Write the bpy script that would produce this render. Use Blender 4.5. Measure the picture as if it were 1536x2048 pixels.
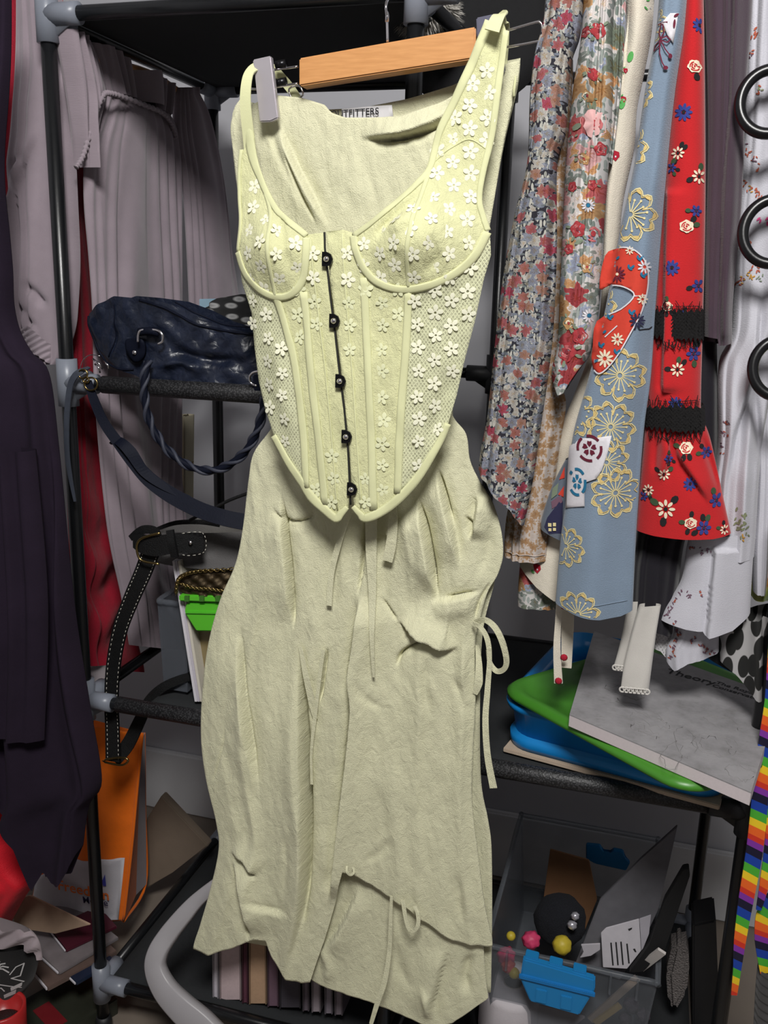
import bpy, bmesh, math, random
import numpy as np
from mathutils import Vector, Matrix
from mathutils.geometry import delaunay_2d_cdt
random.seed(7); rng = np.random.RandomState(7)
S = bpy.context.scene
for o in list(bpy.data.objects): bpy.data.objects.remove(o)
COL = S.collection

# ------------------------------------------------------------------ camera
FPX = 1828.4
CAM = np.array([0.0, 0.0, 1.2])
YAW, PIT, ROL = (math.radians(a) for a in (15.93, 13.98, 1.59))
fw = np.array([-math.sin(YAW)*math.cos(PIT), math.cos(YAW)*math.cos(PIT), -math.sin(PIT)])
rt0 = np.array([math.cos(YAW), math.sin(YAW), 0.0]); up0 = np.cross(rt0, fw)
rt = math.cos(ROL)*rt0 + math.sin(ROL)*up0; up = -math.sin(ROL)*rt0 + math.cos(ROL)*up0
cd = bpy.data.cameras.new('camera'); cam = bpy.data.objects.new('camera', cd); COL.objects.link(cam)
cam.matrix_world = Matrix(((rt[0], up[0], -fw[0], CAM[0]), (rt[1], up[1], -fw[1], CAM[1]), (rt[2], up[2], -fw[2], CAM[2]), (0, 0, 0, 1)))
cd.sensor_fit = 'VERTICAL'; cd.sensor_height = 36; cd.lens = FPX/2048*36; cd.clip_start = 0.02
S.camera = cam

# ------------------------------------------------------------------ world, lights, exposure
w = bpy.data.worlds.new('room_ambient'); S.world = w; w.use_nodes = True
w.node_tree.nodes['Background'].inputs[0].default_value = (0.93, 0.95, 1.0, 1)
w.node_tree.nodes['Background'].inputs[1].default_value = 0.10
def area(name, loc, tgt, size, power, col):
    l = bpy.data.lights.new(name, 'AREA'); l.shape = 'DISK'; l.size = size; l.energy = power; l.color = col
    o = bpy.data.objects.new(name, l); COL.objects.link(o); o.location = loc
    o.rotation_euler = (Vector(tgt)-Vector(loc)).to_track_quat('-Z', 'Y').to_euler(); return o
area('ceiling_lamp_light', (0.10, -0.30, 2.30), (-0.2, 1.1, 0.7), 0.5, 49, (1.0, 0.985, 0.96))
S.view_settings.view_transform = 'Standard'; S.view_settings.look = 'None'
S.view_settings.gamma = 1.0; S.view_settings.exposure = 0.0
S.view_settings.use_curve_mapping = False

# ------------------------------------------------------------------ pixel -> place helpers
def ray(x, y):
    x = np.asarray(x, float); y = np.asarray(y, float)
    return fw + rt*((x-768)/FPX)[..., None] + up*((1024-y)/FPX)[..., None]
def PY(x, y, Y):
    d = ray(x, y); return CAM + d*(np.asarray(Y)/d[..., 1])[..., None]
def PZ(x, y, Z):
    d = ray(x, y); return CAM + d*((np.asarray(Z)-CAM[2])/d[..., 2])[..., None]
def PX(x, y, X):
    d = ray(x, y); return CAM + d*(np.asarray(X)/d[..., 0])[..., None]
def py(x, y, Y): return PY(np.array(x), np.array(y), Y)
def pz(x, y, Z): return PZ(np.array(x), np.array(y), Z)

# ------------------------------------------------------------------ materials
MATS = {}
def lin(c):
    return tuple(((v/255)/12.92 if v/255 <= .04045 else ((v/255+.055)/1.055)**2.4) for v in c)
class NT:
    def __init__(s, name):
        s.m = bpy.data.materials.new(name); s.m.use_nodes = True; s.t = s.m.node_tree; s.n = s.t.nodes
        s.b = s.n['Principled BSDF']; s.out = s.n['Material Output']
    def new(s, typ, **k):
        n = s.n.new(typ)
        for a, v in k.items():
            if a == 'ins':
                for i, x in v.items():
                    n.inputs[i].default_value = x
            else: setattr(n, a, v)
        return n
    def link(s, a, b): s.t.links.new(a, b)
    def uv(s, sc=(1, 1, 1), rot=0):
        tc = s.new('ShaderNodeTexCoord'); mp = s.new('ShaderNodeMapping')
        mp.inputs['Scale'].default_value = sc; mp.inputs['Rotation'].default_value = (0, 0, rot)
        s.link(tc.outputs['UV'], mp.inputs['Vector']); return mp.outputs['Vector']
    def obj(s, sc=(1, 1, 1)):
        tc = s.new('ShaderNodeTexCoord'); mp = s.new('ShaderNodeMapping')
        mp.inputs['Scale'].default_value = sc
        s.link(tc.outputs['Object'], mp.inputs['Vector']); return mp.outputs['Vector']
    def ramp(s, fac, stops, interp='LINEAR'):
        r = s.new('ShaderNodeValToRGB'); r.color_ramp.interpolation = interp
        e = r.color_ramp.elements
        while len(e) < len(stops): e.new(0.5)
        for i, (p, c) in enumerate(stops):
            e[i].position = p; e[i].color = (*c, 1) if len(c) == 3 else c
        s.link(fac, r.inputs[0]); return r.outputs[0]
    def mix(s, fac, a, b, mode='MIX'):
        m = s.new('ShaderNodeMix', data_type='RGBA', blend_type=mode)
        for sock, v in ((m.inputs[0], fac), (m.inputs[6], a), (m.inputs[7], b)):
            if isinstance(v, (int, float)): sock.default_value = v
            elif isinstance(v, tuple): sock.default_value = (*v, 1) if len(v) == 3 else v
            else: s.link(v, sock)
        return m.outputs[2]
    def noise(s, vec, scale, detail=3, rough=.5):
        n = s.new('ShaderNodeTexNoise'); n.inputs['Scale'].default_value = scale
        n.inputs['Detail'].default_value = detail; n.inputs['Roughness'].default_value = rough
        s.link(vec, n.inputs['Vector']); return n.outputs[0]
    def bump(s, h, strength=.3, dist=.001):
        b = s.new('ShaderNodeBump'); b.inputs['Strength'].default_value = strength; b.inputs['Distance'].default_value = dist
        s.link(h, b.inputs['Height']); s.link(b.outputs[0], s.b.inputs['Normal'])
    def base(s, v):
        if isinstance(v, tuple): s.b.inputs['Base Color'].default_value = (*v, 1)
        else: s.link(v, s.b.inputs['Base Color'])
    def set(s, **k):
        for a, v in k.items(): s.b.inputs[a.replace('_', ' ')].default_value = v

def plain(name, c, rough=.6, metal=0, var=.12, scale=60, bump=.15, dist=.0006, trans=0, ior=1.45, alpha=1, spec=.5, coat=0):
    """procedural material in object space: colour with slight mottling and fine relief"""
    if name in MATS: return MATS[name]
    t = NT(name); v = t.obj(); c = lin(c)
    n = t.noise(v, scale, 4)
    t.base(t.mix(n, tuple(x*(1-var) for x in c), tuple(min(1, x*(1+var)) for x in c)))
    t.set(Roughness=rough, Metallic=metal, IOR=ior, Alpha=alpha)
    t.b.inputs['Specular IOR Level'].default_value = spec
    t.b.inputs['Coat Weight'].default_value = coat
    t.b.inputs['Transmission Weight'].default_value = trans
    if bump: t.bump(t.noise(v, scale*6, 3), bump, dist)
    MATS[name] = t.m; return t.m

def cloth(name, c, weave=900, crinkle=0, var=.07, sheen=.2, rough=.9, bump=.35, c2=None, subsurf=0):
    """woven fabric in UV metres: thread bump, crinkle relief and slight colour variation"""
    if name in MATS: return MATS[name]
    t = NT(name); v = t.uv(); c = lin(c); c2 = lin(c2) if c2 else tuple(x*(1-var*2) for x in c)
    n = t.noise(v, 14, 5, .6)
    t.base(t.mix(t.ramp(n, [(.3, (0, 0, 0)), (.7, (1, 1, 1))]), c2, tuple(min(1, x*(1+var)) for x in c)))
    t.set(Roughness=rough); t.b.inputs['Sheen Weight'].default_value = sheen
    t.b.inputs['Specular IOR Level'].default_value = .15
    wv = t.noise(v, weave, 2)
    if crinkle:
        a = t.new('ShaderNodeMath', operation='MULTIPLY_ADD')
        vo = t.new('ShaderNodeTexNoise'); vo.inputs['Scale'].default_value = crinkle; vo.inputs['Detail'].default_value = 5
        vo.inputs['Distortion'].default_value = .6; vo.inputs['Roughness'].default_value = .62
        t.link(t.uv((1, .55, 1)), vo.inputs['Vector'])
        t.link(vo.outputs[0], a.inputs[0]); a.inputs[1].default_value = 3.0; t.link(wv, a.inputs[2])
        t.bump(a.outputs[0], bump, .0022)
    else: t.bump(wv, bump, .0008)
    MATS[name] = t.m; return t.m

def glassy(name, c, mixf=.25, rough=.25):
    """thin clear plastic: mostly see-through with a milky, glossy body"""
    if name in MATS: return MATS[name]
    t = NT(name); t.base(lin(c)); t.set(Roughness=rough)
    tr = t.new('ShaderNodeBsdfTransparent'); tr.inputs[0].default_value = (.93, .94, .95, 1)
    fr = t.new('ShaderNodeLayerWeight'); fr.inputs[0].default_value = .35
    mp = t.new('ShaderNodeMapRange'); mp.inputs[3].default_value = mixf; mp.inputs[4].default_value = min(1, mixf+.5)
    t.link(fr.outputs['Facing'], mp.inputs[0])
    nz = t.noise(t.obj(), 30, 3); ad = t.new('ShaderNodeMath', operation='MULTIPLY_ADD'); ad.inputs[1].default_value = .12
    t.link(nz, ad.inputs[0]); t.link(mp.outputs[0], ad.inputs[2])
    mx = t.new('ShaderNodeMixShader'); t.link(ad.outputs[0], mx.inputs[0])
    t.link(tr.outputs[0], mx.inputs[1]); t.link(t.b.outputs[0], mx.inputs[2]); t.link(mx.outputs[0], t.out.inputs[0])
    MATS[name] = t.m; return t.m

def lace_net(name, c, solid):
    """sheer tulle: a diamond net with holes"""
    t = NT(name); t.base(lin(c)); t.set(Roughness=.9)
    t.b.inputs['Specular IOR Level'].default_value = .1
    hs = []
    for ang in (.62, -.62):
        wv = t.new('ShaderNodeTexWave'); wv.wave_type = 'BANDS'; wv.bands_direction = 'X'
        wv.inputs['Scale'].default_value = 92; wv.inputs['Distortion'].default_value = 1.6; wv.inputs['Detail'].default_value = 2
        wv.inputs['Detail Scale'].default_value = 1.0
        t.link(t.uv(rot=ang), wv.inputs['Vector'])
        hs.append(t.ramp(wv.outputs[0], [(.66, (0, 0, 0)), (.92, (1, 1, 1))]))
    mxn = t.mix(1.0, hs[0], hs[1], 'LIGHTEN')
    fine = t.noise(t.uv(), 520, 2, .7)
    fr = t.ramp(fine, [(.40, (0, 0, 0)), (.60, (1, 1, 1))])
    f2 = t.mix(.85, mxn, fr, 'SCREEN')
    mr = t.new('ShaderNodeMapRange'); mr.inputs[3].default_value = solid; mr.inputs[4].default_value = 1.0
    t.link(f2, mr.inputs[0])
    tr = t.new('ShaderNodeBsdfTransparent'); mx = t.new('ShaderNodeMixShader')
    t.link(mr.outputs[0], mx.inputs[0]); t.link(tr.outputs[0], mx.inputs[1]); t.link(t.b.outputs[0], mx.inputs[2]); t.link(mx.outputs[0], t.out.inputs[0])
    MATS[name] = t.m; return t.m

def floral(name, ground, cols, scale, fill=.62, leaf=None, leafscale=None, small=None, outline=None):
    """printed all-over flowers: petalled blossoms at voronoi centres in two sizes, leaves in between"""
    t = NT(name)
    uv = t.uv()
    # wobble the coordinates so that blossoms are uneven
    nz = t.new('ShaderNodeTexNoise'); nz.inputs['Scale'].default_value = scale*2.2; t.link(uv, nz.inputs['Vector'])
    sub = t.new('ShaderNodeVectorMath', operation='SUBTRACT'); t.link(nz.outputs['Color'], sub.inputs[0]); sub.inputs[1].default_value = (.5, .5, .5)
    sc = t.new('ShaderNodeVectorMath', operation='SCALE'); t.link(sub.outputs[0], sc.inputs[0]); sc.inputs['Scale'].default_value = .55/scale
    ad = t.new('ShaderNodeVectorMath', operation='ADD'); t.link(uv, ad.inputs[0]); t.link(sc.outputs[0], ad.inputs[1])
    col = lin(ground)
    cur = None
    def layer(cur, scl, colors, thr, ring, seed):
        off = t.new('ShaderNodeVectorMath', operation='ADD'); t.link(ad.outputs[0], off.inputs[0]); off.inputs[1].default_value = (seed, seed*1.7, 0)
        vo = t.new('ShaderNodeTexVoronoi'); vo.voronoi_dimensions = '2D'; vo.inputs['Scale'].default_value = scl; vo.inputs['Randomness'].default_value = .9
        t.link(off.outputs[0], vo.inputs['Vector'])
        sep = t.new('ShaderNodeSeparateColor'); t.link(vo.outputs['Color'], sep.inputs[0])
        # petals: angle around the cell centre modulates the radius
        dv = t.new('ShaderNodeVectorMath', operation='SUBTRACT'); t.link(off.outputs[0], dv.inputs[0])
        t.link(vo.outputs['Position'], dv.inputs[1])
        sx = t.new('ShaderNodeSeparateXYZ'); t.link(dv.outputs[0], sx.inputs[0])
        at = t.new('ShaderNodeMath', operation='ARCTAN2'); t.link(sx.outputs[1], at.inputs[0]); t.link(sx.outputs[0], at.inputs[1])
        m5 = t.new('ShaderNodeMath', operation='MULTIPLY'); t.link(at.outputs[0], m5.inputs[0]); m5.inputs[1].default_value = 6
        cs = t.new('ShaderNodeMath', operation='COSINE'); t.link(m5.outputs[0], cs.inputs[0])
        rad = t.new('ShaderNodeMath', operation='MULTIPLY_ADD'); t.link(cs.outputs[0], rad.inputs[0]); rad.inputs[1].default_value = .09; t.link(vo.outputs['Distance'], rad.inputs[2])
        n = len(colors)
        cc = t.ramp(sep.outputs[0], [(i/n, lin(c)) for i, c in enumerate(colors)], 'CONSTANT')
        # centre darker / petal edge lighter
        shade = t.ramp(rad.outputs[0], [(0, (.95, .8, .5)), (.10, (.6, .45, .42)), (.17, (1.0, 1.0, 1.0)), (thr*.72, (.78, .74, .74)), (thr, (1.12, 1.1, 1.08))])
        pc = t.mix(1.0, cc, shade, 'MULTIPLY')
        keep = t.new('ShaderNodeMath', operation='LESS_THAN'); t.link(sep.outputs[1], keep.inputs[0]); keep.inputs[1].default_value = ring
        ins = t.new('ShaderNodeMath', operation='LESS_THAN'); t.link(rad.outputs[0], ins.inputs[0]); ins.inputs[1].default_value = thr
        mk = t.new('ShaderNodeMath', operation='MULTIPLY'); t.link(keep.outputs[0], mk.inputs[0]); t.link(ins.outputs[0], mk.inputs[1])
        if outline:
            ins2 = t.new('ShaderNodeMath', operation='LESS_THAN'); t.link(rad.outputs[0], ins2.inputs[0]); ins2.inputs[1].default_value = thr+.07
            mk2 = t.new('ShaderNodeMath', operation='MULTIPLY'); t.link(keep.outputs[0], mk2.inputs[0]); t.link(ins2.outputs[0], mk2.inputs[1])
            cur = t.mix(mk2.outputs[0], cur, lin(outline))
        return t.mix(mk.outputs[0], cur, pc)
    # leaves: stretched voronoi slivers
    cur = col
    if leaf:
        for i, (lc, rot) in enumerate(zip(leaf, (.5, -.6, 1.3, 2.2))):
            vo = t.new('ShaderNodeTexVoronoi'); vo.voronoi_dimensions = '2D'; vo.inputs['Scale'].default_value = (leafscale or scale*2.2)
            t.link(t.uv((1, 2.4, 1) if i % 2 else (2.4, 1, 1), rot), vo.inputs['Vector'])
            sep = t.new('ShaderNodeSeparateColor'); t.link(vo.outputs['Color'], sep.inputs[0])
            a = t.new('ShaderNodeMath', operation='LESS_THAN'); t.link(vo.outputs['Distance'], a.inputs[0]); a.inputs[1].default_value = .36
            b = t.new('ShaderNodeMath', operation='LESS_THAN'); t.link(sep.outputs[1], b.inputs[0]); b.inputs[1].default_value = .55
            m = t.new('ShaderNodeMath', operation='MULTIPLY'); t.link(a.outputs[0], m.inputs[0]); t.link(b.outputs[0], m.inputs[1])
            cur = t.mix(m.outputs[0], cur, lin(lc))
    if small: cur = layer(cur, scale*2.0, small, .40, .75, 3.1)
    cur = layer(cur, scale, cols, .40, fill, 0.0)
    t.base(cur); t.set(Roughness=.9); t.b.inputs['Specular IOR Level'].default_value = .15
    t.bump(t.noise(uv, 900, 2), .25, .0006)
    MATS[name] = t.m; return t.m

# ------------------------------------------------------------------ object helpers
WL = {}   # world location of each object (only translations are used on the roots)
def reg(o, loc): WL[o.name] = np.array(loc, float)
def thing(name, label, cat, loc, group=None):
    o = bpy.data.objects.new(name, None); COL.objects.link(o); o.location = tuple(loc); o.empty_display_size = .05
    o['label'] = label; o['category'] = cat
    if group: o['group'] = group
    reg(o, loc); return o
def tag(o, label, cat, group=None):
    o['label'] = label; o['category'] = cat
    if group: o['group'] = group
    return o
def mk(name, v, f, mat, parent=None, uv=None, smooth=True, kind=None, mats=None, fmat=None):
    v = np.asarray(v, float).reshape(-1, 3)
    base = np.array([(v[:, 0].min()+v[:, 0].max())/2, (v[:, 1].min()+v[:, 1].max())/2, v[:, 2].min()])
    me = bpy.data.meshes.new(name)
    me.from_pydata((v-base).tolist(), [], [tuple(int(i) for i in q) for q in f])
    if uv is not None:
        ul = me.uv_layers.new(name='UVMap'); uv = np.asarray(uv, float)
        li = np.empty(len(me.loops), dtype=np.int32); me.loops.foreach_get('vertex_index', li)
        ul.data.foreach_set('uv', uv[li].ravel())
    if smooth: me.polygons.foreach_set('use_smooth', [True]*len(me.polygons))
    if mats:
        for m in mats: me.materials.append(m)
        if fmat is not None: me.polygons.foreach_set('material_index', [int(i) for i in fmat])
    else: me.materials.append(mat)
    me.update()
    o = bpy.data.objects.new(name, me); COL.objects.link(o)
    if parent is not None:
        o.parent = parent; o.location = tuple(base-WL[parent.name])
    else: o.location = tuple(base)
    if kind: o['kind'] = kind
    reg(o, base); return o
def bm_obj(name, bm, mat, parent=None, smooth=False, kind=None):
    bmesh.ops.recalc_face_normals(bm, faces=bm.faces)
    v = [p.co[:] for p in bm.verts]; bm.verts.index_update()
    f = [[p.index for p in q.verts] for q in bm.faces]; bm.free()
    return mk(name, v, f, mat, parent, smooth=smooth, kind=kind)
def box(name, lo, hi, mat, parent=None, bev=.002, kind=None, rot=0, seg=2):
    lo = np.array(lo, float); hi = np.array(hi, float); c = (lo+hi)/2; s = hi-lo
    bm = bmesh.new(); bmesh.ops.create_cube(bm, size=1)
    for p in bm.verts: p.co = Vector((p.co.x*s[0], p.co.y*s[1], p.co.z*s[2]))
    if bev: bmesh.ops.bevel(bm, geom=bm.edges[:], offset=min(bev, min(s)*.45), segments=seg, affect='EDGES')
    if rot: bmesh.ops.rotate(bm, cent=(0, 0, 0), matrix=Matrix.Rotation(rot, 3, 'Z'), verts=bm.verts[:])
    bmesh.ops.translate(bm, vec=Vector(c), verts=bm.verts[:])
    return bm_obj(name, bm, mat, parent, kind=kind)
def smoothpts(pts, n=8, closed=False):
    P = np.array(pts, float); m = len(P)
    if m < 3: return P if not n else np.array([P[0]+(P[-1]-P[0])*i/n for i in range(n+1)])
    out = []
    rg = range(m if closed else m-1)
    for i in rg:
        if closed: a, b, c, d = P[(i-1) % m], P[i], P[(i+1) % m], P[(i+2) % m]
        else: a, b, c, d = P[max(i-1, 0)], P[i], P[i+1], P[min(i+2, m-1)]
        for k in range(n):
            t = k/n
            out.append(.5*((2*b)+(-a+c)*t+(2*a-5*b+4*c-d)*t*t+(-a+3*b-3*c+d)*t**3))
    if not closed: out.append(P[-1])
    return np.array(out)
def tube_vf(pts, r, seg=10, closed=False, cap=True):
    P = np.array(pts, float); n = len(P); r = np.asarray(r, float); r = np.full(n, float(r)) if r.ndim == 0 else np.interp(np.linspace(0, 1, n), np.linspace(0, 1, len(r)), r)
    if closed: T = np.roll(P, -1, 0)-np.roll(P, 1, 0)
    else: T = np.gradient(P, axis=0)
    T /= np.linalg.norm(T, axis=1)[:, None]+1e-12
    ref = np.array([0, 0, 1.]) if abs(T[0][2]) < .9 else np.array([0, 1., 0])
    N = np.cross(T[0], ref); N /= np.linalg.norm(N); V = []; F_ = []
    for i in range(n):
        N = N-T[i]*np.dot(N, T[i]); N /= np.linalg.norm(N)+1e-12; B = np.cross(T[i], N)
        for k in range(seg):
            a = 2*math.pi*k/seg; V.append(P[i]+r[i]*(math.cos(a)*N+math.sin(a)*B))
    for i in range(n if closed else n-1):
        j = (i+1) % n
        for k in range(seg):
            l = (k+1) % seg; F_.append((i*seg+k, i*seg+l, j*seg+l, j*seg+k))
    if cap and not closed:
        F_.append(tuple(range(seg-1, -1, -1))); F_.append(tuple((n-1)*seg+k for k in range(seg)))
    return V, F_
def tube(name, pts, r, mat, parent=None, seg=10, closed=False, n=0, kind=None):
    if n: pts = smoothpts(pts, n, closed)
    V, F_ = tube_vf(pts, r, seg, closed)
    return mk(name, V, F_, mat, parent, kind=kind)
def join(parts):
    V = []; F_ = []
    for v, f in parts:
        k = len(V); V.extend(list(v)); F_.extend([tuple(i+k for i in q) for q in f])
    return V, F_
def lathe(name, prof, c, mat, parent=None, seg=28, axis=(0, 0, 1)):
    ax = np.array(axis, float); ax /= np.linalg.norm(ax)
    a1 = np.cross(ax, [0, 1, 0] if abs(ax[1]) < .9 else [1, 0, 0]); a1 /= np.linalg.norm(a1); a2 = np.cross(ax, a1)
    V = []; F_ = []
    for (r, z) in prof:
        for k in range(seg):
            a = 2*math.pi*k/seg; V.append(np.array(c)+ax*z+r*(math.cos(a)*a1+math.sin(a)*a2))
    for i in range(len(prof)-1):
        for k in range(seg):
            l = (k+1) % seg; F_.append((i*seg+k, i*seg+l, (i+1)*seg+l, (i+1)*seg+k))
    return mk(name, V, F_, mat, parent)
def ribbon(name, pts, width, mat, parent=None, thick=.0009, n=6, wdir=None, kind=None, up_n=(0, -1, 0)):
    """flat strip following 3-D points; width may vary; lies across up_n"""
    P = smoothpts(pts, n) if n else np.array(pts, float)
    m = len(P); W = np.interp(np.linspace(0, 1, m), np.linspace(0, 1, len(np.atleast_1d(width))), np.atleast_1d(width))
    T = np.gradient(P, axis=0); T /= np.linalg.norm(T, axis=1)[:, None]+1e-12
    U = np.array(up_n, float)
    V = []; F_ = []; uv = []
    s = 0
    for i in range(m):
        d = np.cross(T[i], U) if wdir is None else np.array(wdir[int(i/(m-1)*(len(wdir)-1)+.5)], float)
        d /= np.linalg.norm(d)+1e-12; nn = np.cross(d, T[i]); nn /= np.linalg.norm(nn)+1e-12
        if i: s += np.linalg.norm(P[i]-P[i-1])
        for a, b in ((-1, -1), (1, -1), (1, 1), (-1, 1)):
            V.append(P[i]+d*a*W[i]/2+nn*b*thick/2); uv.append((a*W[i]/2, s))
    for i in range(m-1):
        for k in range(4):
            l = (k+1) % 4; F_.append((i*4+k, i*4+l, (i+1)*4+l, (i+1)*4+k))
    F_ += [(3, 2, 1, 0), tuple((m-1)*4+k for k in range(4))]
    return mk(name, V, F_, mat, parent, uv=uv, smooth=False, kind=kind)

def poly1(pts):
    p = sorted(pts); x = np.array([q[0] for q in p], float); y = np.array([q[1] for q in p], float)
    return lambda t: np.interp(t, x, y)
def curve_xy(pts, n=10):
    """edge polyline [(x, y)...] -> x as a function of y"""
    P = smoothpts(pts, n); o = np.argsort(P[:, 1]); return lambda y: np.interp(y, P[o, 1], P[o, 0])
def crease(pts, wd, amp, kind='valley', fall=None, taper=.34):
    P = smoothpts(pts, 5); seg = np.linalg.norm(np.diff(P, axis=0), axis=1); cum = np.concatenate([[0], np.cumsum(seg)]); L = cum[-1]
    lo = P.min(0)-6*max(wd, fall or wd); hi = P.max(0)+6*max(wd, fall or wd)
    def fn(x, y):
        x = np.asarray(x, float); y = np.asarray(y, float); out = np.zeros_like(x)
        m = (x > lo[0]) & (x < hi[0]) & (y > lo[1]) & (y < hi[1])
        if not m.any(): return out
        X = x[m]; Yy = y[m]; best = np.full(X.shape, 1e9); sg = np.zeros_like(X); tt = np.zeros_like(X)
        for i in range(len(P)-1):
            ax, ay = P[i]; dx, dy = P[i+1]-P[i]; l2 = dx*dx+dy*dy+1e-9
            t = np.clip(((X-ax)*dx+(Yy-ay)*dy)/l2, 0, 1); ex = X-ax-t*dx; ey = Yy-ay-t*dy; d = np.hypot(ex, ey)
            b = d < best; best = np.where(b, d, best); sg = np.where(b, np.sign(ex*dy-ey*dx), sg); tt = np.where(b, (cum[i]+t*seg[i])/L, tt)
        tp = np.clip(np.minimum(tt/taper, (1-tt)/taper), 0, 1) if taper else 1
        tp = tp*tp*(3-2*tp) if taper else 1
        if kind in ('valley', 'slit'): h = -np.exp(-(best/wd)**2)
        elif kind == 'ridge': h = np.exp(-(best/wd)**2)
        elif kind == 'step':     # the side left of the downward direction stands proud and drops sharply
            s = -best*sg   # >0 on the left side of a downward line
            fl = fall or wd*6
            h = np.where(s > 0, np.exp(-(s/fl)**2), -.35*np.exp(-(s/(wd*2.5))**2)*1.0)*np.where(s > 0, np.clip(s/wd, 0, 1)*1.0+0*s, 1)
        elif kind == 'stepr':
            s = best*sg; fl = fall or wd*6
            h = np.where(s > 0, np.exp(-(s/fl)**2), -.35*np.exp(-(s/(wd*2.5))**2))*np.where(s > 0, np.clip(s/wd, 0, 1), 1)
        out[m] = amp*h*tp
        return out
    return fn
def wrinkle(seed, n=26, lam=(18, 90), amp=.0012, aniso=2.2):
    r = np.random.RandomState(seed); K = []
    for i in range(n):
        l = r.uniform(*lam); a = r.normal(0, .5); K.append((2*math.pi/l*math.cos(a), 2*math.pi/(l*aniso)*math.sin(a), r.uniform(0, 6.28), (l/lam[1])**1.0))
    def fn(x, y):
        h = 0
        wx = x+9*np.sin(y/61.+seed)+5*np.sin(y/27.+x/90.)
        for kx, ky, ph, a in K: h = h+a*np.sin(kx*wx+ky*y+ph)
        return amp*h/math.sqrt(n)*2
    return fn

class Patch:
    """a hanging piece of cloth: its outline is given by a left and a right edge (and top/bottom lines over u),
    laid out on its own plane in the room, bellied and folded towards the viewer, with a back sheet when closed"""
    def __init__(s, L, R, Y, top=None, bot=None, T=.02, folds=None, planeX=None, belly=.5):
        s.L = curve_xy(L); s.R = curve_xy(R); s.Y = Y; s.T = T; s.folds = folds or (lambda x, y, u: 0*x); s.pX = planeX; s.belly = belly
        y0 = max(min(p[1] for p in L), min(p[1] for p in R)) if top is None else None
        s.top = poly1(top) if top else (lambda u: 0*u+min(L[0][1], R[0][1]))
        s.bot = poly1(bot) if bot else (lambda u: 0*u+max(L[-1][1], R[-1][1]))
        s.nrm = np.array([1., 0, 0]) if planeX is not None else np.array([0, -1., 0])
    def plane(s, x, y):
        if s.pX is not None: return PX(x, y, s.pX)
        Y = s.Y(x, y) if callable(s.Y) else s.Y
        return PY(x, y, Y)
    def prof(s, u): return np.clip(1-(2*u-1)**2, 0, 1)**s.belly
    def h(s, x, y, u): return s.T*s.prof(u)+s.folds(x, y, u)*np.clip(s.prof(u)*2.5, 0, 1)
    def surf(s, x, y, eps=0):
        x = np.asarray(x, float); y = np.asarray(y, float)
        xl = s.L(y); xr = s.R(y); u = np.clip((x-xl)/(xr-xl+1e-9), 0, 1)
        return s.plane(x, y)+s.nrm*(s.h(x, y, u)+eps)[..., None]
    def build(s, name, mat, parent=None, nu=40, nv=100, closed=True, backT=None, kind=None, thick=.0012):
        u, v = np.meshgrid(np.linspace(0, 1, nu+1), np.linspace(0, 1, nv+1))
        y = s.top(u)*(1-v)+s.bot(u)*v; xl = s.L(y); xr = s.R(y); x = xl+(xr-xl)*u
        pl = s.plane(x, y); fr = pl+s.nrm*s.h(x, y, u)[..., None]
        uvc = np.stack([pl[..., 1] if s.pX is not None else pl[..., 0], pl[..., 2]], -1)
        bt = s.T if backT is None else backT
        if closed: bk = pl-s.nrm*(bt*s.prof(u)+thick)[..., None]
        else: bk = fr-s.nrm*thick
        V = np.concatenate([fr.reshape(-1, 3), bk.reshape(-1, 3)]); uv = np.concatenate([uvc.reshape(-1, 2)]*2)
        N = (nu+1)*(nv+1); F_ = []
        idx = np.arange(N).reshape(nv+1, nu+1)
        a = idx[:-1, :-1].ravel(); b = idx[:-1, 1:].ravel(); c = idx[1:, 1:].ravel(); d = idx[1:, :-1].ravel()
        F_ = np.stack([a, d, c, b], 1).tolist()+np.stack([a+N, b+N, c+N, d+N], 1).tolist()
        for i in range(nv):
            for k, rev in ((0, 0), (nu, 1)):
                p, q = idx[i, k], idx[i+1, k]; F_.append([p, p+N, q+N, q] if not rev else [q, q+N, p+N, p])
        if not closed:
            for k in range(nu):
                p, q = idx[nv, k], idx[nv, k+1]; F_.append([p, p+N, q+N, q])
                p, q = idx[0, k], idx[0, k+1]; F_.append([q, q+N, p+N, p])
        o = mk(name, V, F_, mat, parent, uv=uv, kind=kind); s.o = o; return o

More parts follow.
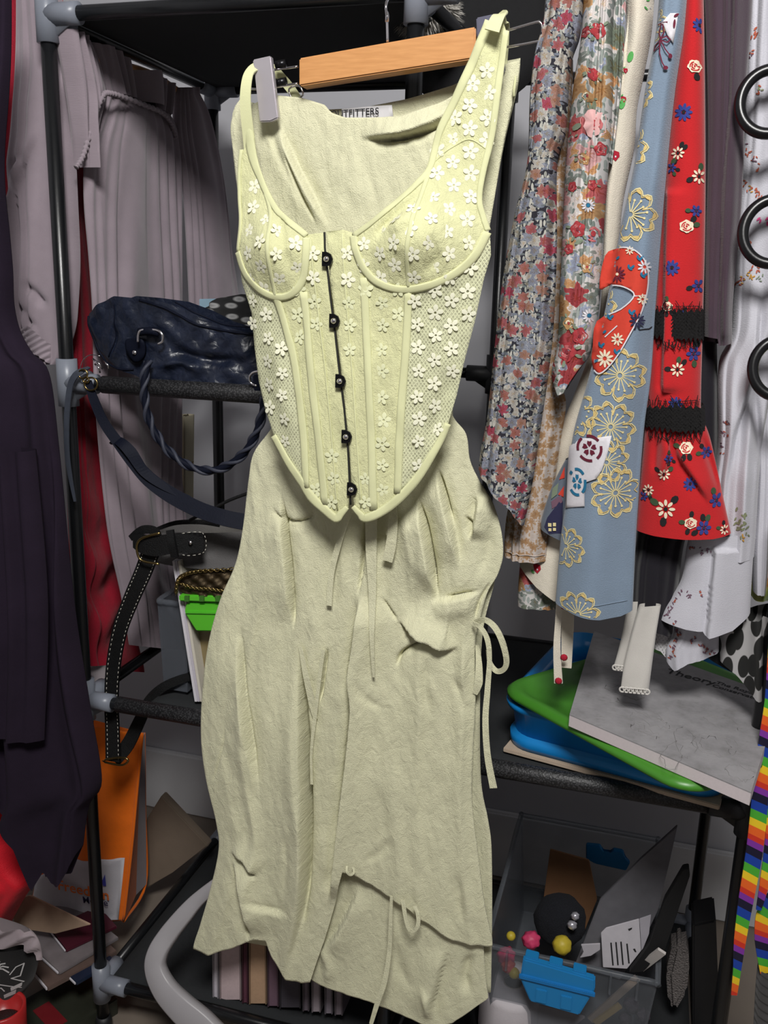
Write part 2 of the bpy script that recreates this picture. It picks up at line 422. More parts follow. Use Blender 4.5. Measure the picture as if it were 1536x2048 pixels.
def fill(name, polys, surf, mat, parent=None, step=9, eps=0, thick=.0012, n=5, kind=None, sharp=False):
    """flat outline(s) filled with a regular grid and laid on a surface, with thickness"""
    V = []; F_ = []; UV = []
    for poly in polys:
        P = np.array(poly, float) if sharp else smoothpts(poly, n, True)
        lo = P.min(0); hi = P.max(0); pts = [Vector(p) for p in P]; m = len(pts)
        if step and min(hi-lo) > step*1.2:
            gx = np.arange(lo[0]+step*.5, hi[0], step); gy = np.arange(lo[1]+step*.5, hi[1], step)
            for yy in gy:
                # crossings
                xs = []
                for i in range(m):
                    a = P[i]; b = P[(i+1) % m]
                    if (a[1] > yy) != (b[1] > yy): xs.append(a[0]+(yy-a[1])/(b[1]-a[1])*(b[0]-a[0]))
                xs.sort()
                for x in gx:
                    c = sum(1 for q in xs if q < x)
                    if c % 2 and min(abs(q-x) for q in xs) > step*.35: pts.append(Vector((x, yy)))
        vs, es, fs, *_ = delaunay_2d_cdt(pts, [(i, (i+1) % m) for i in range(m)], [list(range(m))], 1, 1e-4)
        q = np.array([[p.x, p.y] for p in vs]); k = len(V); nq = len(q)
        A = surf(q[:, 0], q[:, 1], eps); Bk = surf(q[:, 0], q[:, 1], eps-thick)
        w_ = PY(q[:, 0], q[:, 1], 1.05)[:, [0, 2]]
        V.extend(A.tolist()); UV.extend(w_.tolist())
        # surf() displaces towards -Y: orient faces to it
        for f in fs:
            a, b, c = q[f[0]], q[f[1]], q[f[2]]
            cr = (b[0]-a[0])*(c[1]-a[1])-(b[1]-a[1])*(c[0]-a[0])
            f = list(f) if cr < 0 else list(f)[::-1]
            F_.append([k+i for i in f])
        if thick:
            V.extend(Bk.tolist()); UV.extend(w_.tolist())
            cnt = {}
            for f in F_[-len(fs):]:
                for i in range(len(f)):
                    e = (f[i], f[(i+1) % len(f)]); cnt[e] = 1
            nf = []
            for f in F_[-len(fs):]: nf.append([i+nq for i in f][::-1])
            for (a, b) in cnt:
                if (b, a) not in cnt: nf.append([b, a, a+nq, b+nq])
            F_.extend(nf)
    return mk(name, V, F_, mat, parent, uv=UV, kind=kind)
def fan(name, polys, surf, mat, parent=None, eps=.0008, kind=None):
    """small printed marks: each outline fanned from its middle on to the cloth"""
    V = []; F_ = []
    for p in polys:
        P = np.array(p, float); c = P.mean(0); Q = np.vstack([c, P]); k = len(V)
        V.extend(surf(Q[:, 0], Q[:, 1], eps).tolist()); m = len(P)
        s = sum(P[i][0]*P[(i+1) % m][1]-P[(i+1) % m][0]*P[i][1] for i in range(m))
        for i in range(m):
            a, b = k+1+i, k+1+(i+1) % m; F_.append((k, b, a) if s > 0 else (k, a, b))
    return mk(name, V, F_, mat, parent, smooth=True, kind=kind)
def fan_multi(name, groups, surf, parent, eps=.0009):
    """one printed motif: its colours are slots of one mesh"""
    V = []; F_ = []; fm_ = []; ms = []
    for gi, (mat, polys) in enumerate(groups):
        ms.append(mat)
        for p in polys:
            P = np.array(p, float); Q = np.vstack([P.mean(0), P]); k = len(V); m = len(P)
            V.extend(surf(Q[:, 0], Q[:, 1], eps+.0002*gi).tolist())
            a2 = sum(P[i][0]*P[(i+1) % m][1]-P[(i+1) % m][0]*P[i][1] for i in range(m))
            for i in range(m):
                a, b = k+1+i, k+1+(i+1) % m; F_.append((k, b, a) if a2 > 0 else (k, a, b)); fm_.append(gi)
    return mk(name, V, F_, None, parent, mats=ms, fmat=fm_)
def strokes(lines, wd):
    out = []
    for l in lines:
        P = np.array(l, float)
        for i in range(len(P)-1):
            d = P[i+1]-P[i]; L_ = np.linalg.norm(d)
            if L_ < 1e-6: continue
            nn = np.array([-d[1], d[0]])/L_*wd/2; e = d/L_*wd*.25
            out.append([P[i]+nn-e, P[i+1]+nn+e, P[i+1]-nn+e, P[i]-nn-e])
    return out
def ell(cx, cy, a, b, rot=0, n=10):
    return [(cx+a*math.cos(t)*math.cos(rot)-b*math.sin(t)*math.sin(rot), cy+a*math.cos(t)*math.sin(rot)+b*math.sin(t)*math.cos(rot)) for t in [2*math.pi*i/n for i in range(n)]]
def petals(cx, cy, r, n, wid=.22, inner=.3, rot=0, sq=1.0, keep=None):
    out = []
    for i in range(n):
        if keep and not keep(i): continue
        a = rot+2*math.pi*i/n; m = (inner+1)/2*r
        e = ell(0, 0, (1-inner)/2*r, wid*r, a, 9)
        out.append([(cx+(m*math.cos(a)+x)*sq, cy+m*math.sin(a)+y) for x, y in e])
    return out
def text_obj(name, s, origin, ex, ey, size, mat, parent, lift=.0008):
    """flat lettering: outlines of the built-in font laid on a plane spanned by ex (reading direction) and ey (up)"""
    cu = bpy.data.curves.new(name, 'FONT'); cu.body = s; cu.size = size; cu.resolution_u = 3; cu.offset = size*.012
    to = bpy.data.objects.new(name, cu); COL.objects.link(to)
    dg = bpy.context.evaluated_depsgraph_get(); me = bpy.data.meshes.new_from_object(to.evaluated_get(dg))
    ex = np.array(ex, float); ex /= np.linalg.norm(ex); ey = np.array(ey, float); ey -= ex*np.dot(ex, ey); ey /= np.linalg.norm(ey); ez = np.cross(ex, ey)
    V = [np.array(origin)+ex*p.co.x+ey*p.co.y+ez*lift for p in me.vertices]; F_ = [list(p.vertices) for p in me.polygons]
    bpy.data.objects.remove(to); bpy.data.meshes.remove(me); bpy.data.curves.remove(cu)
    return mk(name, V, F_, mat, parent, smooth=False)

# ------------------------------------------------------------------ shared materials
M_skirt = cloth('pale_sage_crinkle_cotton', (213, 211, 179), 800, 100, .04, .15, .92, .5)
M_corset = cloth('pale_lime_lining', (215, 215, 168), 900, 170, .05, .1, .9, .5)
M_band = cloth('pale_lime_binding', (212, 213, 168), 1200, 0, .04, .1, .85, .3)
M_net = lace_net('pale_lime_tulle', (210, 211, 176), .16)
M_lace = cloth('ivory_lace_thread', (234, 233, 208), 1500, 0, .03, .1, .9, .4)
M_lace2 = cloth('lime_lace_thread', (224, 226, 186), 1500, 0, .03, .1, .9, .4)
M_black = plain('black_powder_steel', (20, 21, 23), .27, 0, .2, 200, .25, .0004)
M_blacktube = plain('black_plastic_tube', (30, 31, 33), .42, 0, .2, 300, .5, .0005)
M_conn = plain('milky_plastic', (126, 131, 142), .35, 0, .12, 40, .1, .0004, alpha=.92)
M_shelf = plain('black_nonwoven_cloth', (34, 36, 38), .95, 0, .2, 250, .5, .0006)
M_chrome = plain('polished_chrome', (232, 228, 230), .16, 1, .03, 30, 0)
M_darkmetal = plain('gunmetal', (45, 45, 47), .3, .85, .1, 80, .1)
M_brass = plain('antique_brass', (150, 130, 85), .3, 1, .15, 120, .1)

# ================================================================== the room
M_wall = plain('light_grey_wall_paint', (172, 172, 177), .85, 0, .04, 6, .2, .0006)
M_trim = plain('white_trim_paint', (196, 196, 198), .5, 0, .03, 10, .1)
M_floor = plain('grey_beige_laminate', (118, 108, 98), .5, 0, .2, 9, .15)
M_ceil = plain('white_ceiling_paint', (185, 184, 182), .9, 0, .03, 8, .2)
def struct(name, lo, hi, m, bev=0):
    o = box(name, lo, hi, m, None, bev); o['kind'] = 'structure'; return o
struct('floor', (-1.35, -1.6, -.05), (1.3, 1.70, 0), M_floor)
struct('wall_back', (-1.35, 1.70, -.05), (1.3, 1.78, 2.45), M_wall)
struct('wall_left', (-1.43, -1.6, -.05), (-1.35, 1.78, 2.45), M_wall)
struct('wall_right', (1.3, -1.6, -.05), (1.38, 1.78, 2.45), M_wall)
struct('wall_front', (-1.43, -1.68, -.05), (1.38, -1.6, 2.48), M_wall)
struct('ceiling', (-1.43, -1.6, 2.40), (1.38, 1.78, 2.48), M_ceil)
struct('baseboard_back', (-1.35, 1.684, 0), (1.3, 1.70, .15), M_trim, .004)

# ================================================================== tube rack
XL, XM, XR = -.761, -.287, .163; XMB = -.252
YF, YB = 1.08, 1.53
ZT, ZM, ZL, ZB = 1.513, 1.059, .591, .094
rack = thing('storage_rack', 'black tube shelving rack with milky plastic joints against the grey wall', 'rack', (XM, (YF+YB)/2, 0))
M_sleeve = NT('black_mesh_sleeve')
_v = M_sleeve.obj((1, 1, 1)); _vo = M_sleeve.new('ShaderNodeTexVoronoi'); _vo.inputs['Scale'].default_value = 420; M_sleeve.link(_v, _vo.inputs['Vector'])
M_sleeve.base(M_sleeve.ramp(_vo.outputs['Distance'], [(.2, lin((58, 58, 60))), (.6, lin((22, 22, 24)))])); M_sleeve.set(Roughness=.5); M_sleeve.bump(_vo.outputs['Distance'], .5, .0008)
M_sleeve = M_sleeve.m
R_ = .0098
for x in (XL, XM, XR):
    for y in (YF, YB):
        if x == XM and y == YB: x = XMB
        tube('post', [(x, y, .018), (x, y, .5), (x, y, 1.0), (x, y, ZT+.03)], R_, M_black, rack, 16)
        lathe('foot_cap', [(0, 0), (.013, 0), (.0135, .02), (.011, .03), (0, .03)], (x, y, 0), M_blacktube, rack, 14)
def rail(a, b, m=M_black, r=.0088): tube('rail', [a, ((a[0]+b[0])/2, (a[1]+b[1])/2, (a[2]+b[2])/2), b], r, m, rack, 16)
def sleeve(a, b): tube('shelf_sleeve', [a, ((a[0]+b[0])/2, (a[1]+b[1])/2, (a[2]+b[2])/2), b], .0118, M_sleeve, rack, 16)
for (z, spans) in ((ZT, ((XL, XM), (XM, XR))), (ZM, ((XL, XM),)), (ZL, ((XL, XM), (XM, XR))), (ZB, ((XL, XM), (XM, XR)))):
    for a, b in spans:
        for y in (YF, YB): rail((a, y, z), (b, y, z))
    for x in sorted({q for s_ in spans for q in s_}):
        if not (x == XM and z == ZM): rail((x, YF, z), (XMB if x == XM else x, YB, z))
sleeve((XL+.055, YF, ZM), (XM-.03, YF, ZM)); sleeve((XL+.055, YF, ZL), (XM-.03, YF, ZL)); sleeve((XM+.03, YF, ZL), (XR-.02, YF, ZL))
def shelf(x0, x1, z, sag=.004):
    u, v = np.meshgrid(np.linspace(0, 1, 21), np.linspace(0, 1, 17)); X = x0+(x1-x0)*u; Y = YF+.012+(YB-YF-.02)*v
    Z = z+.004-sag*np.sin(math.pi*u)*np.sin(math.pi*v)
    P = np.stack([X, Y, Z], -1).reshape(-1, 3); N = len(P); idx = np.arange(N).reshape(17, 21)
    a, b, c, d = idx[:-1, :-1].ravel(), idx[:-1, 1:].ravel(), idx[1:, 1:].ravel(), idx[1:, :-1].ravel()
    F_ = np.stack([a, b, c, d], 1).tolist()+np.stack([a+N, d+N, c+N, b+N], 1).tolist()
    ring = list(idx[0, :])+list(idx[1:, -1])+list(idx[-1, -2::-1])+list(idx[-2:0:-1, 0])
    for i in range(len(ring)): p, q = ring[i], ring[(i+1) % len(ring)]; F_.append([q, p, p+N, q+N])
    mk('shelf_cloth', np.concatenate([P, P-[0, 0, .003]]), F_, M_shelf, rack)
shelf(XL+.012, XM-.012, ZT); shelf(XL+.10, XM-.012, ZM); shelf(XL+.10, XM-.012, ZL); shelf(XM+.012, XR-.012, ZL); shelf(XL+.012, XM-.012, ZB); shelf(XM+.012, XR-.012, ZB)
def joint(x, y, z, dx=1, dy=1, m=None):
    parts = [tube_vf([(x, y, z-.032), (x, y, z), (x, y, z+.032)], .0140, 18), tube_vf([(x, y, z), (x+dx*.03, y, z), (x+dx*.046, y, z)], .0134, 18)]
    if dy: parts.append(tube_vf([(x, y, z), (x, y+dy*.03, z), (x, y+dy*.046, z)], .0134, 18))
    # web between the sleeves
    parts.append(([(x, y-.002, z-.032), (x+dx*.04, y-.002, z-.008), (x+dx*.0, y-.002, z), (x, y+.002, z-.032), (x+dx*.04, y+.002, z-.008), (x, y+.002, z)], [(0, 1, 2), (5, 4, 3), (0, 3, 4, 1)]))
    V, F_ = join(parts); mk('joint', V, F_, m or M_conn, rack)
for z in (ZT, ZM, ZL, ZB):
    joint(XL, YF, z); joint(XL, YB, z, 1, -1)
    joint(XM, YF, z, -1 if z == ZM else 1); joint(XMB, YB, z, -1, 0 if z == ZM else -1, M_blacktube)
    if z != ZM: joint(XR, YF, z, -1, 1, M_blacktube if z == ZL else None); joint(XR, YB, z, -1, -1)

# ================================================================== clip hanger
YH = 1.021
hg = thing('clip_hanger', 'honey coloured wooden bar hanger with chrome clips holding the pale skirt', 'hanger', py(775, 110, YH))
M_honey = NT('honey_varnished_wood'); _v = M_honey.obj((6, 60, 60)); _n = M_honey.noise(_v, 6, 6)
M_honey.base(M_honey.ramp(_n, [(.3, lin((190, 134, 82))), (.7, lin((206, 150, 96)))])); M_honey.set(Roughness=.35); M_honey = M_honey.m
def prism_px(name, quad, Y, depth, mat, parent, bev=.0015):
    """an outline in the vertical plane at Y, given real depth, edges bevelled"""
    bm = bmesh.new(); f = [bm.verts.new(py(x, y, Y)) for x, y in quad]; b = [bm.verts.new(py(x, y, Y)+np.array([0, depth, 0])) for x, y in quad]
    bm.faces.new(f); bm.faces.new(b[::-1])
    n = len(quad)
    for i in range(n): bm.faces.new([f[i], b[i], b[(i+1) % n], f[(i+1) % n]])
    if bev: bmesh.ops.bevel(bm, geom=bm.edges[:], offset=bev, segments=2, affect='EDGES')
    return bm_obj(name, bm, mat, parent)
prism_px('wooden_bar', [(598, 116), (951, 53), (951, 117), (598, 172)], YH-.011, .022, M_honey, hg)
hook = [py(775, 84, YH), py(774, 40, YH), py(773, 5, YH), py(772, -20, YH+.01)]
c0 = np.array([hook[-1][0], YF, ZT])
hook = hook[:3]+[c0+np.array([.0, -.0115*math.cos(a)-.001, .0115*math.sin(a)+.001]) for a in (.0, .7, 1.4, 2.1, 2.8, 3.5)]
tube('hook', hook, .0015, M_chrome, hg, 8, n=5)
lathe('hook_ferrule', [(0, 0), (.0022, 0), (.0022, .006), (.0012, .010), (0, .010)], py(774, 44, YH), M_chrome, hg, 10, axis=(0, 0, 1))
for pts in ([(596, 133), (545, 140), (510, 146), (497, 152), (497, 172), (508, 178), (550, 174), (596, 167)], [(953, 75), (1010, 62), (1070, 45), (1080, 45), (1084, 53), (1083, 75), (1078, 82), (1010, 95), (953, 105)]):
    tube('clip_wire', [py(x, y, YH) for x, y in pts], .0014, M_chrome, hg, 8, n=6)
def clip(q, m):
    prism_px('clip', q, YH-.013, .008, m, hg, .0012); cx = np.mean([p[0] for p in q]); cy = np.mean([p[1] for p in q])
    prism_px('clip_back', q, YH+.012, .006, m, hg, .0012)
    a = py(cx, cy-18, YH-.010); tube('clip_spring', [a+[0, 0, 0], a+[0, .012, 0], a+[0, .024, 0]], .005, M_darkmetal, hg, 10)
clip([(505, 119), (541, 111), (556, 236), (541, 243), (519, 244), (514, 190)], plain('satin_nickel', (190, 184, 190), .3, .45, .05, 60, .05))
M_clipdark = plain('brushed_grey_clip', (92, 92, 108), .35, .4, .08, 60, .1)
clip([(952, 35), (994, 26), (1010, 140), (1000, 158), (966, 162), (957, 120)], M_clipdark)
for y in (130, 166): lathe('clip_hub', [(0, 0), (.0045, 0), (.0045, .012), (0, .012)], py(552, y, YH), M_darkmetal, hg, 12, axis=(1, 0, .1))

# ================================================================== pale skirt
YS = 1.036; DY = -.017
sk = thing('skirt', 'long pale sage parachute skirt with drawstring ties clipped to the wooden hanger', 'skirt', py(700, 1990, YS))
SC = [ # folds of the skirt front
 crease([(566, 985), (576, 1060), (583, 1120), (590, 1200), (594, 1255)], 5, .008, 'step', 60),
 crease([(545, 1010), (575, 1040), (600, 1045), (640, 1020)], 9, .006, 'valley'),
 crease([(498, 930), (510, 1000), (520, 1040)], 10, .006, 'ridge'),
 crease([(484, 1235), (492, 1330), (503, 1430), (517, 1520), (528, 1610)], 9, .008, 'step', 60),
 crease([(600, 1290), (608, 1360), (613, 1500), (618, 1600), (618, 1720), (612, 1800), (596, 1870), (570, 1950)], 5, .013, 'step', 55, .4),
 crease([(640, 1180), (630, 1300), (612, 1390)], 14, .006, 'ridge'),
 crease([(462, 1698), (492, 1715), (520, 1745)], 6, .008, 'stepr', 30),
 crease([(465, 1715), (485, 1775), (498, 1830), (500, 1870)], 6, .012, 'stepr', 40),
 crease([(492, 1778), (530, 1802), (570, 1812), (596, 1808)], 6, .0028, 'step', 40),
 crease([(575, 1640), (583, 1700), (578, 1760), (568, 1795)], 8, .006, 'valley'),
 crease([(455, 1520), (475, 1600), (480, 1680)], 15, .006, 'ridge'),
 crease([(500, 1560), (520, 1640), (525, 1720)], 12, .005, 'ridge'),
 crease([(722, 1180), (712, 1270), (702, 1340), (706, 1405), (698, 1500), (684, 1610), (672, 1720), (660, 1800)], 6, .014, 'stepr', 46, .1),
 crease([(700, 1030), (690, 1120), (690, 1200)], 10, .007, 'ridge'),
 crease([(742, 1020), (735, 1110), (722, 1200)], 9, .007, 'valley'),
 crease([(770, 1010), (772, 1100), (775, 1200), (790, 1240)], 12, .006, 'valley'),
 crease([(838, 985), (855, 1050), (864, 1100), (874, 1160), (880, 1195)], 5, .016, 'step', 44),
 crease([(876, 930), (893, 990), (912, 1060), (925, 1140)], 6, .011, 'step', 36),
 crease([(812, 1010), (822, 1080), (832, 1150)], 10, .008, 'ridge'),
 crease([(955, 985), (948, 1040), (938, 1080)], 7, .010, 'stepr', 34),
 crease([(985, 1020), (978, 1090), (960, 1150)], 10, .008, 'valley'),
 crease([(860, 1200), (900, 1190), (935, 1182), (965, 1178)], 7, .006, 'step', 40),
 crease([(958, 1196), (930, 1212), (895, 1218), (850, 1205)], 16, .007, 'ridge'),
 crease([(795, 1235), (828, 1264), (855, 1278), (892, 1296), (925, 1290)], 5, .013, 'stepr', 42),
 crease([(862, 1280), (828, 1290), (805, 1306), (795, 1330)], 6, .007, 'valley'),
 crease([(856, 1305), (853, 1370), (862, 1440)], 9, .007, 'valley'),
 crease([(716, 1340), (738, 1385), (775, 1415)], 7, .006, 'valley'),
 crease([(940, 1270), (930, 1330), (925, 1380)], 9, .007, 'ridge'),
 crease([(900, 1340), (925, 1390), (935, 1440)], 8, .006, 'valley'),
 crease([(758, 1430), (745, 1520), (735, 1560)], 13, .004, 'valley'),
 crease([(765, 1560), (772, 1620), (770, 1680)], 9, .004, 'valley'),
 crease([(735, 1720), (770, 1690), (790, 1665)], 9, .005, 'valley'),
 crease([(915, 1740), (922, 1800), (930, 1860)], 8, .006, 'valley'),
 crease([(540, 215), (560, 300), (600, 380), (640, 460)], 9, .008, 'valley'),
 crease([(560, 230), (590, 310), (640, 410), (668, 465)], 7, .008, 'step', 40),
 crease([(720, 280), (790, 279), (860, 260), (912, 222)], 5, .012, 'stepr', 36),
 crease([(680, 300), (720, 380), (740, 430)], 20, .004, 'ridge'),
 crease([(640, 1640), (655, 1690), (660, 1760)], 14, .005, 'ridge'),
 crease([(970, 140), (985, 240), (975, 330)], 8, .007, 'valley'),
]
SC = [(lambda x, y, f_=f_, k_=k_: k_*f_(x, y)) for f_, k_ in ((c_, 1.35 if i_ in (0, 3, 4, 6, 7, 8, 12, 16, 17, 19, 21, 23, 34, 35) else .5) for i_, c_ in enumerate(SC))]
SC += [crease(p_, w_, a_, 'slit', None, .3) for p_, w_, a_ in (
 ([(566, 985), (576, 1060), (583, 1120), (589, 1190), (594, 1262)], 3.2, .016), ([(841, 995), (854, 1050), (863, 1095), (874, 1165), (880, 1198)], 3.2, .016), ([(878, 935), (893, 990), (908, 1050)], 3, .012),
 ([(607, 1285), (612, 1400), (618, 1500), (621, 1600), (620, 1720), (615, 1800), (604, 1860)], 4.5, .024), ([(719, 1190), (710, 1280), (702, 1345), (707, 1405), (696, 1505), (684, 1610), (676, 1690)], 3.4, .014),
 ([(868, 1276), (830, 1288), (806, 1304), (795, 1332)], 3, .010), ([(466, 1712), (486, 1775), (498, 1835), (503, 1880)], 3.2, .014), ([(458, 1440), (448, 1500), (420, 1585)], 2, .003), ([(660, 1285), (652, 1350), (642, 1410)], 2.6, .010),
 ([(797, 1236), (828, 1265), (858, 1280), (893, 1297)], 2.6, .008), ([(484, 1240), (494, 1350), (506, 1450), (522, 1560)], 4, .006), ([(930, 1030), (947, 1052), (938, 1075)], 2.6, .008), ([(545, 1012), (570, 1035), (610, 1040), (640, 1022)], 2.6, .007),
 ([(737, 1020), (728, 1120), (720, 1190)], 3, .010), ([(765, 1190), (790, 1225), (800, 1240)], 2.6, .006), ([(470, 1700), (492, 1716), (522, 1748)], 3, .008), ([(495, 1780), (535, 1804), (590, 1812)], 4, .0022), ([(573, 300), (600, 370), (640, 455)], 3, .006), ([(735, 281), (800, 279), (870, 258), (912, 222)], 3, .010), ([(962, 1180), (925, 1186), (885, 1196)], 3, .010), ([(985, 1160), (960, 1200), (950, 1240)], 3, .008))]
wk = wrinkle(3, 26, (60, 190), .0011, 3.2); wk2 = wrinkle(5, 24, (14, 44), .00030, 1.6)
def skfold(x, y, u):
    h = wk(x, y)*np.clip((y-850)/200, .25, 1)+wk2(x, y)
    for c in SC: h = h+c(x, y)
    g = np.clip((y-960)/420, 0, 1)
    for uk, wd, am, ph in ((.06, .035, .006, 0), (.15, .03, .008, 1.3), (.235, .04, .006, 2.1), (.33, .03, .007, .6), (.52, .035, .006, 1.9), (.60, .03, .005, 2.8), (.69, .045, .006, .3), (.78, .03, .005, 1.1), (.87, .035, .007, 2.4), (.94, .03, .006, .9)):
        d = u-uk-.022*np.sin(y/210.+ph); h = h+am*g*(.55+.45*np.sin(y/260.+ph*2))/(1+(d/np.where(d < 0, wd, wd*.55))**2)
    return h
SKL = [(512, 150), (500, 205), (463, 240), (468, 320), (490, 480), (535, 680), (560, 790), (546, 850), (508, 905), (497, 960), (485, 1060), (470, 1130), (440, 1200), (416, 1290), (404, 1390), (402, 1480), (412, 1560), (432, 1645), (437, 1700), (420, 1780), (400, 1850), (386, 1897), (384, 1960)]
SKR = [(1040, 100), (1038, 150), (1022, 220), (1005, 300), (985, 420), (960, 560), (930, 700), (902, 815), (932, 868), (940, 920), (958, 960), (985, 1005), (1002, 1060), (1006, 1110), (995, 1150), (975, 1185), (960, 1240), (950, 1290), (951, 1400), (946, 1500), (944, 1600), (955, 1700), (968, 1800), (980, 1860), (985, 1892), (987, 2060)]
# back sheet with the waistband that carries the label
bk = Patch([(505, 180), (463, 242), (490, 480), (540, 700), (560, 830), (505, 925), (470, 1180), (420, 1320), (410, 1480), (440, 1650), (438, 1800), (470, 1890), (480, 2060)],
           [(1041, 95), (1036, 170), (1006, 300), (960, 560), (905, 820), (955, 960), (1000, 1080), (990, 1160), (966, 1260), (960, 1400), (962, 1560), (976, 1640), (983, 1700), (984, 1850), (980, 2060)],
           YS+.016, top=[(0, 198), (.1, 210), (.26, 219), (.45, 215), (.6, 196), (.75, 170), (.85, 145), (.93, 122), (1, 116)], bot=[(0, 1880), (.2, 1905), (.35, 1940), (.5, 1970), (.8, 2010), (1, 1985)], T=-.004, folds=lambda x, y, u: wk(x, y)*.6)
bk.build('back_panel', M_skirt, sk, 60, 120, closed=False)
front = Patch(SKL, SKR, YS, T=.008, belly=.5, folds=skfold,
              top=[(0, 215), (.05, 200), (.1, 192), (.2, 198), (.3, 212), (.36, 228), (.42, 238), (.53, 238), (.62, 236), (.72, 212), (.82, 178), (.92, 135), (1, 120)],
              bot=[(0, 1897), (.06, 1903), (.14, 1888), (.2, 1872), (.245, 1876), (.27, 1905), (.32, 1948), (.37, 1958), (.40, 1955), (.43, 1900), (.50, 1725), (.54, 1738), (.62, 1770), (.70, 1795), (.8, 1840), (.87, 1876), (.92, 1884), (1, 1893)])
front.build('front_panel', M_skirt, sk, 320, 460, closed=False)
# lower tier showing under the lifted right panel
TC = [crease([(720, 1760), (705, 1800), (668, 1870), (632, 1900)], 6, .010, 'stepr', 40), crease([(900, 1885), (885, 1940), (858, 2040)], 9, .009, 'step', 36), crease([(945, 1900), (930, 1950), (940, 1990)], 9, .008, 'valley'),
      crease([(790, 1870), (800, 1930), (830, 1980)], 10, .004, 'valley'), crease([(845, 1960), (858, 2000), (862, 2040)], 8, .007, 'ridge'), crease([(640, 1880), (660, 1930), (650, 1970)], 10, .006, 'ridge')]
tier = Patch([(660, 1600), (650, 1760), (632, 1880), (618, 1900), (622, 1960), (625, 2060)], [(935, 1600), (958, 1790), (966, 1880), (972, 1960), (977, 2000), (978, 2060)], YS+.007, T=.006,
             top=[(0, 1650), (1, 1780)], bot=[(0, 1958), (.1, 1974), (.3, 1994), (.5, 2022), (.62, 2042), (.7, 2049), (.8, 2040), (.9, 2018), (1, 1996)], folds=lambda x, y, u: sum(c(x, y) for c in TC)+wk(x, y)*.6+wk2(x, y))
tier.build('lower_tier', M_skirt, sk, 100, 120, closed=False)
# waist facing stitched line, label, zip pull
tagm = cloth('white_woven_label', (205, 203, 205), 2000, 0, .06)
bsurf = lambda x, y, e=0: bk.surf(x, y, e)
lab = fill('brand_label', [[(686, 219), (740, 214), (785, 211), (788, 238), (740, 244), (686, 246)]], bsurf, tagm, sk, 8, .008, sharp=True)
text_obj('label_lettering', 'URBAN OUTFITTERS', py(600, 239, YS+.0095), py(785, 231, 1.06)-py(690, 237, 1.06), (0, 0, 1), .0102, plain('black_print', (25, 25, 28), .8), sk, .0006)
tube('zip_pull', [py(1031, 152, YS-.006), py(1030, 165, YS-.008), py(1028, 180, YS-.008), py(1028, 194, YS-.006)], [.0008, .0014, .0017, .0012], M_band, sk, 8, n=3)
def fs(x, y, e): return front.surf(np.array([x]), np.array([y]), e)[0]
def tie(pts, wd, lift=.004, name='drawstring_tie', th=.0010):
    P = [fs(x, y, lift+(q[0] if q else 0)) for x, y, *q in pts]; ribbon(name, P, np.array(wd)*.00058, M_skirt, sk, th, 6)
tie([(712, 1008), (700, 1040), (686, 1085), (672, 1140), (668, 1202)], [9, 11, 13, 13, 12], .010)
tie([(752, 1020), (752, 1090), (754, 1180), (756, 1260), (758, 1340)], [26, 24, 16, 10, 5], .010)
tie([(795, 1005), (796, 1040), (792, 1080), (784, 1113)], [16, 20, 22, 22], .012)
tie([(782, 1005), (784, 1035), (783, 1062)], [8, 8, 6], .009)
tie([(608, 1285), (620, 1340), (632, 1400), (637, 1430)], [8, 14, 18, 10], .004)
tie([(655, 1290), (648, 1340), (641, 1400), (637, 1432)], [10, 9, 8, 7], .006)
tie([(637, 1428), (632, 1470), (629, 1510), (630, 1560)], [9, 7, 6, 7], .006)
def tie3(pts, wd, un=(0, -1, 0)):
    ribbon('drawstring_tie', [py(x, y, Y+DY) for x, y, Y in pts], np.array(wd)*.00058, M_skirt, sk, .0010, 7, up_n=un)
tie3([(950, 1244, 1.045), (970, 1240, 1.035), (990, 1255, 1.03), (1005, 1285, 1.03), (1013, 1320, 1.035), (1008, 1338, 1.04), (993, 1342, 1.045), (980, 1325, 1.048), (976, 1300, 1.048)], [10, 12, 13, 13, 12, 11, 12, 10, 9])
tie3([(946, 1246, 1.04), (962, 1256, 1.03), (975, 1280, 1.028), (979, 1320, 1.03), (975, 1380, 1.032), (971, 1440, 1.032), (975, 1510, 1.032), (987, 1576, 1.032)], [9, 10, 11, 10, 12, 13, 14, 16])
tie3([(955, 1290, 1.056), (958, 1330, 1.05), (957, 1365, 1.048), (950, 1388, 1.05)], [8, 14, 18, 10])
tie3([(783, 1792, 1.028), (781, 1850, 1.026), (779, 1900, 1.026), (770, 1960, 1.022), (755, 2005, 1.02), (742, 2048, 1.02)], [6, 9, 10, 12, 12, 9])
tie3([(806, 1800, 1.03), (811, 1835, 1.026), (818, 1858, 1.024), (828, 1861, 1.024), (836, 1850, 1.024), (836, 1830, 1.026), (830, 1812, 1.03)], [10, 9, 9, 8, 9, 9, 9])
tie3([(694, 1732, 1.03), (694, 1744, 1.025), (701, 1750, 1.025), (708, 1744, 1.027), (706, 1734, 1.03)], [5, 5, 5, 5, 5])

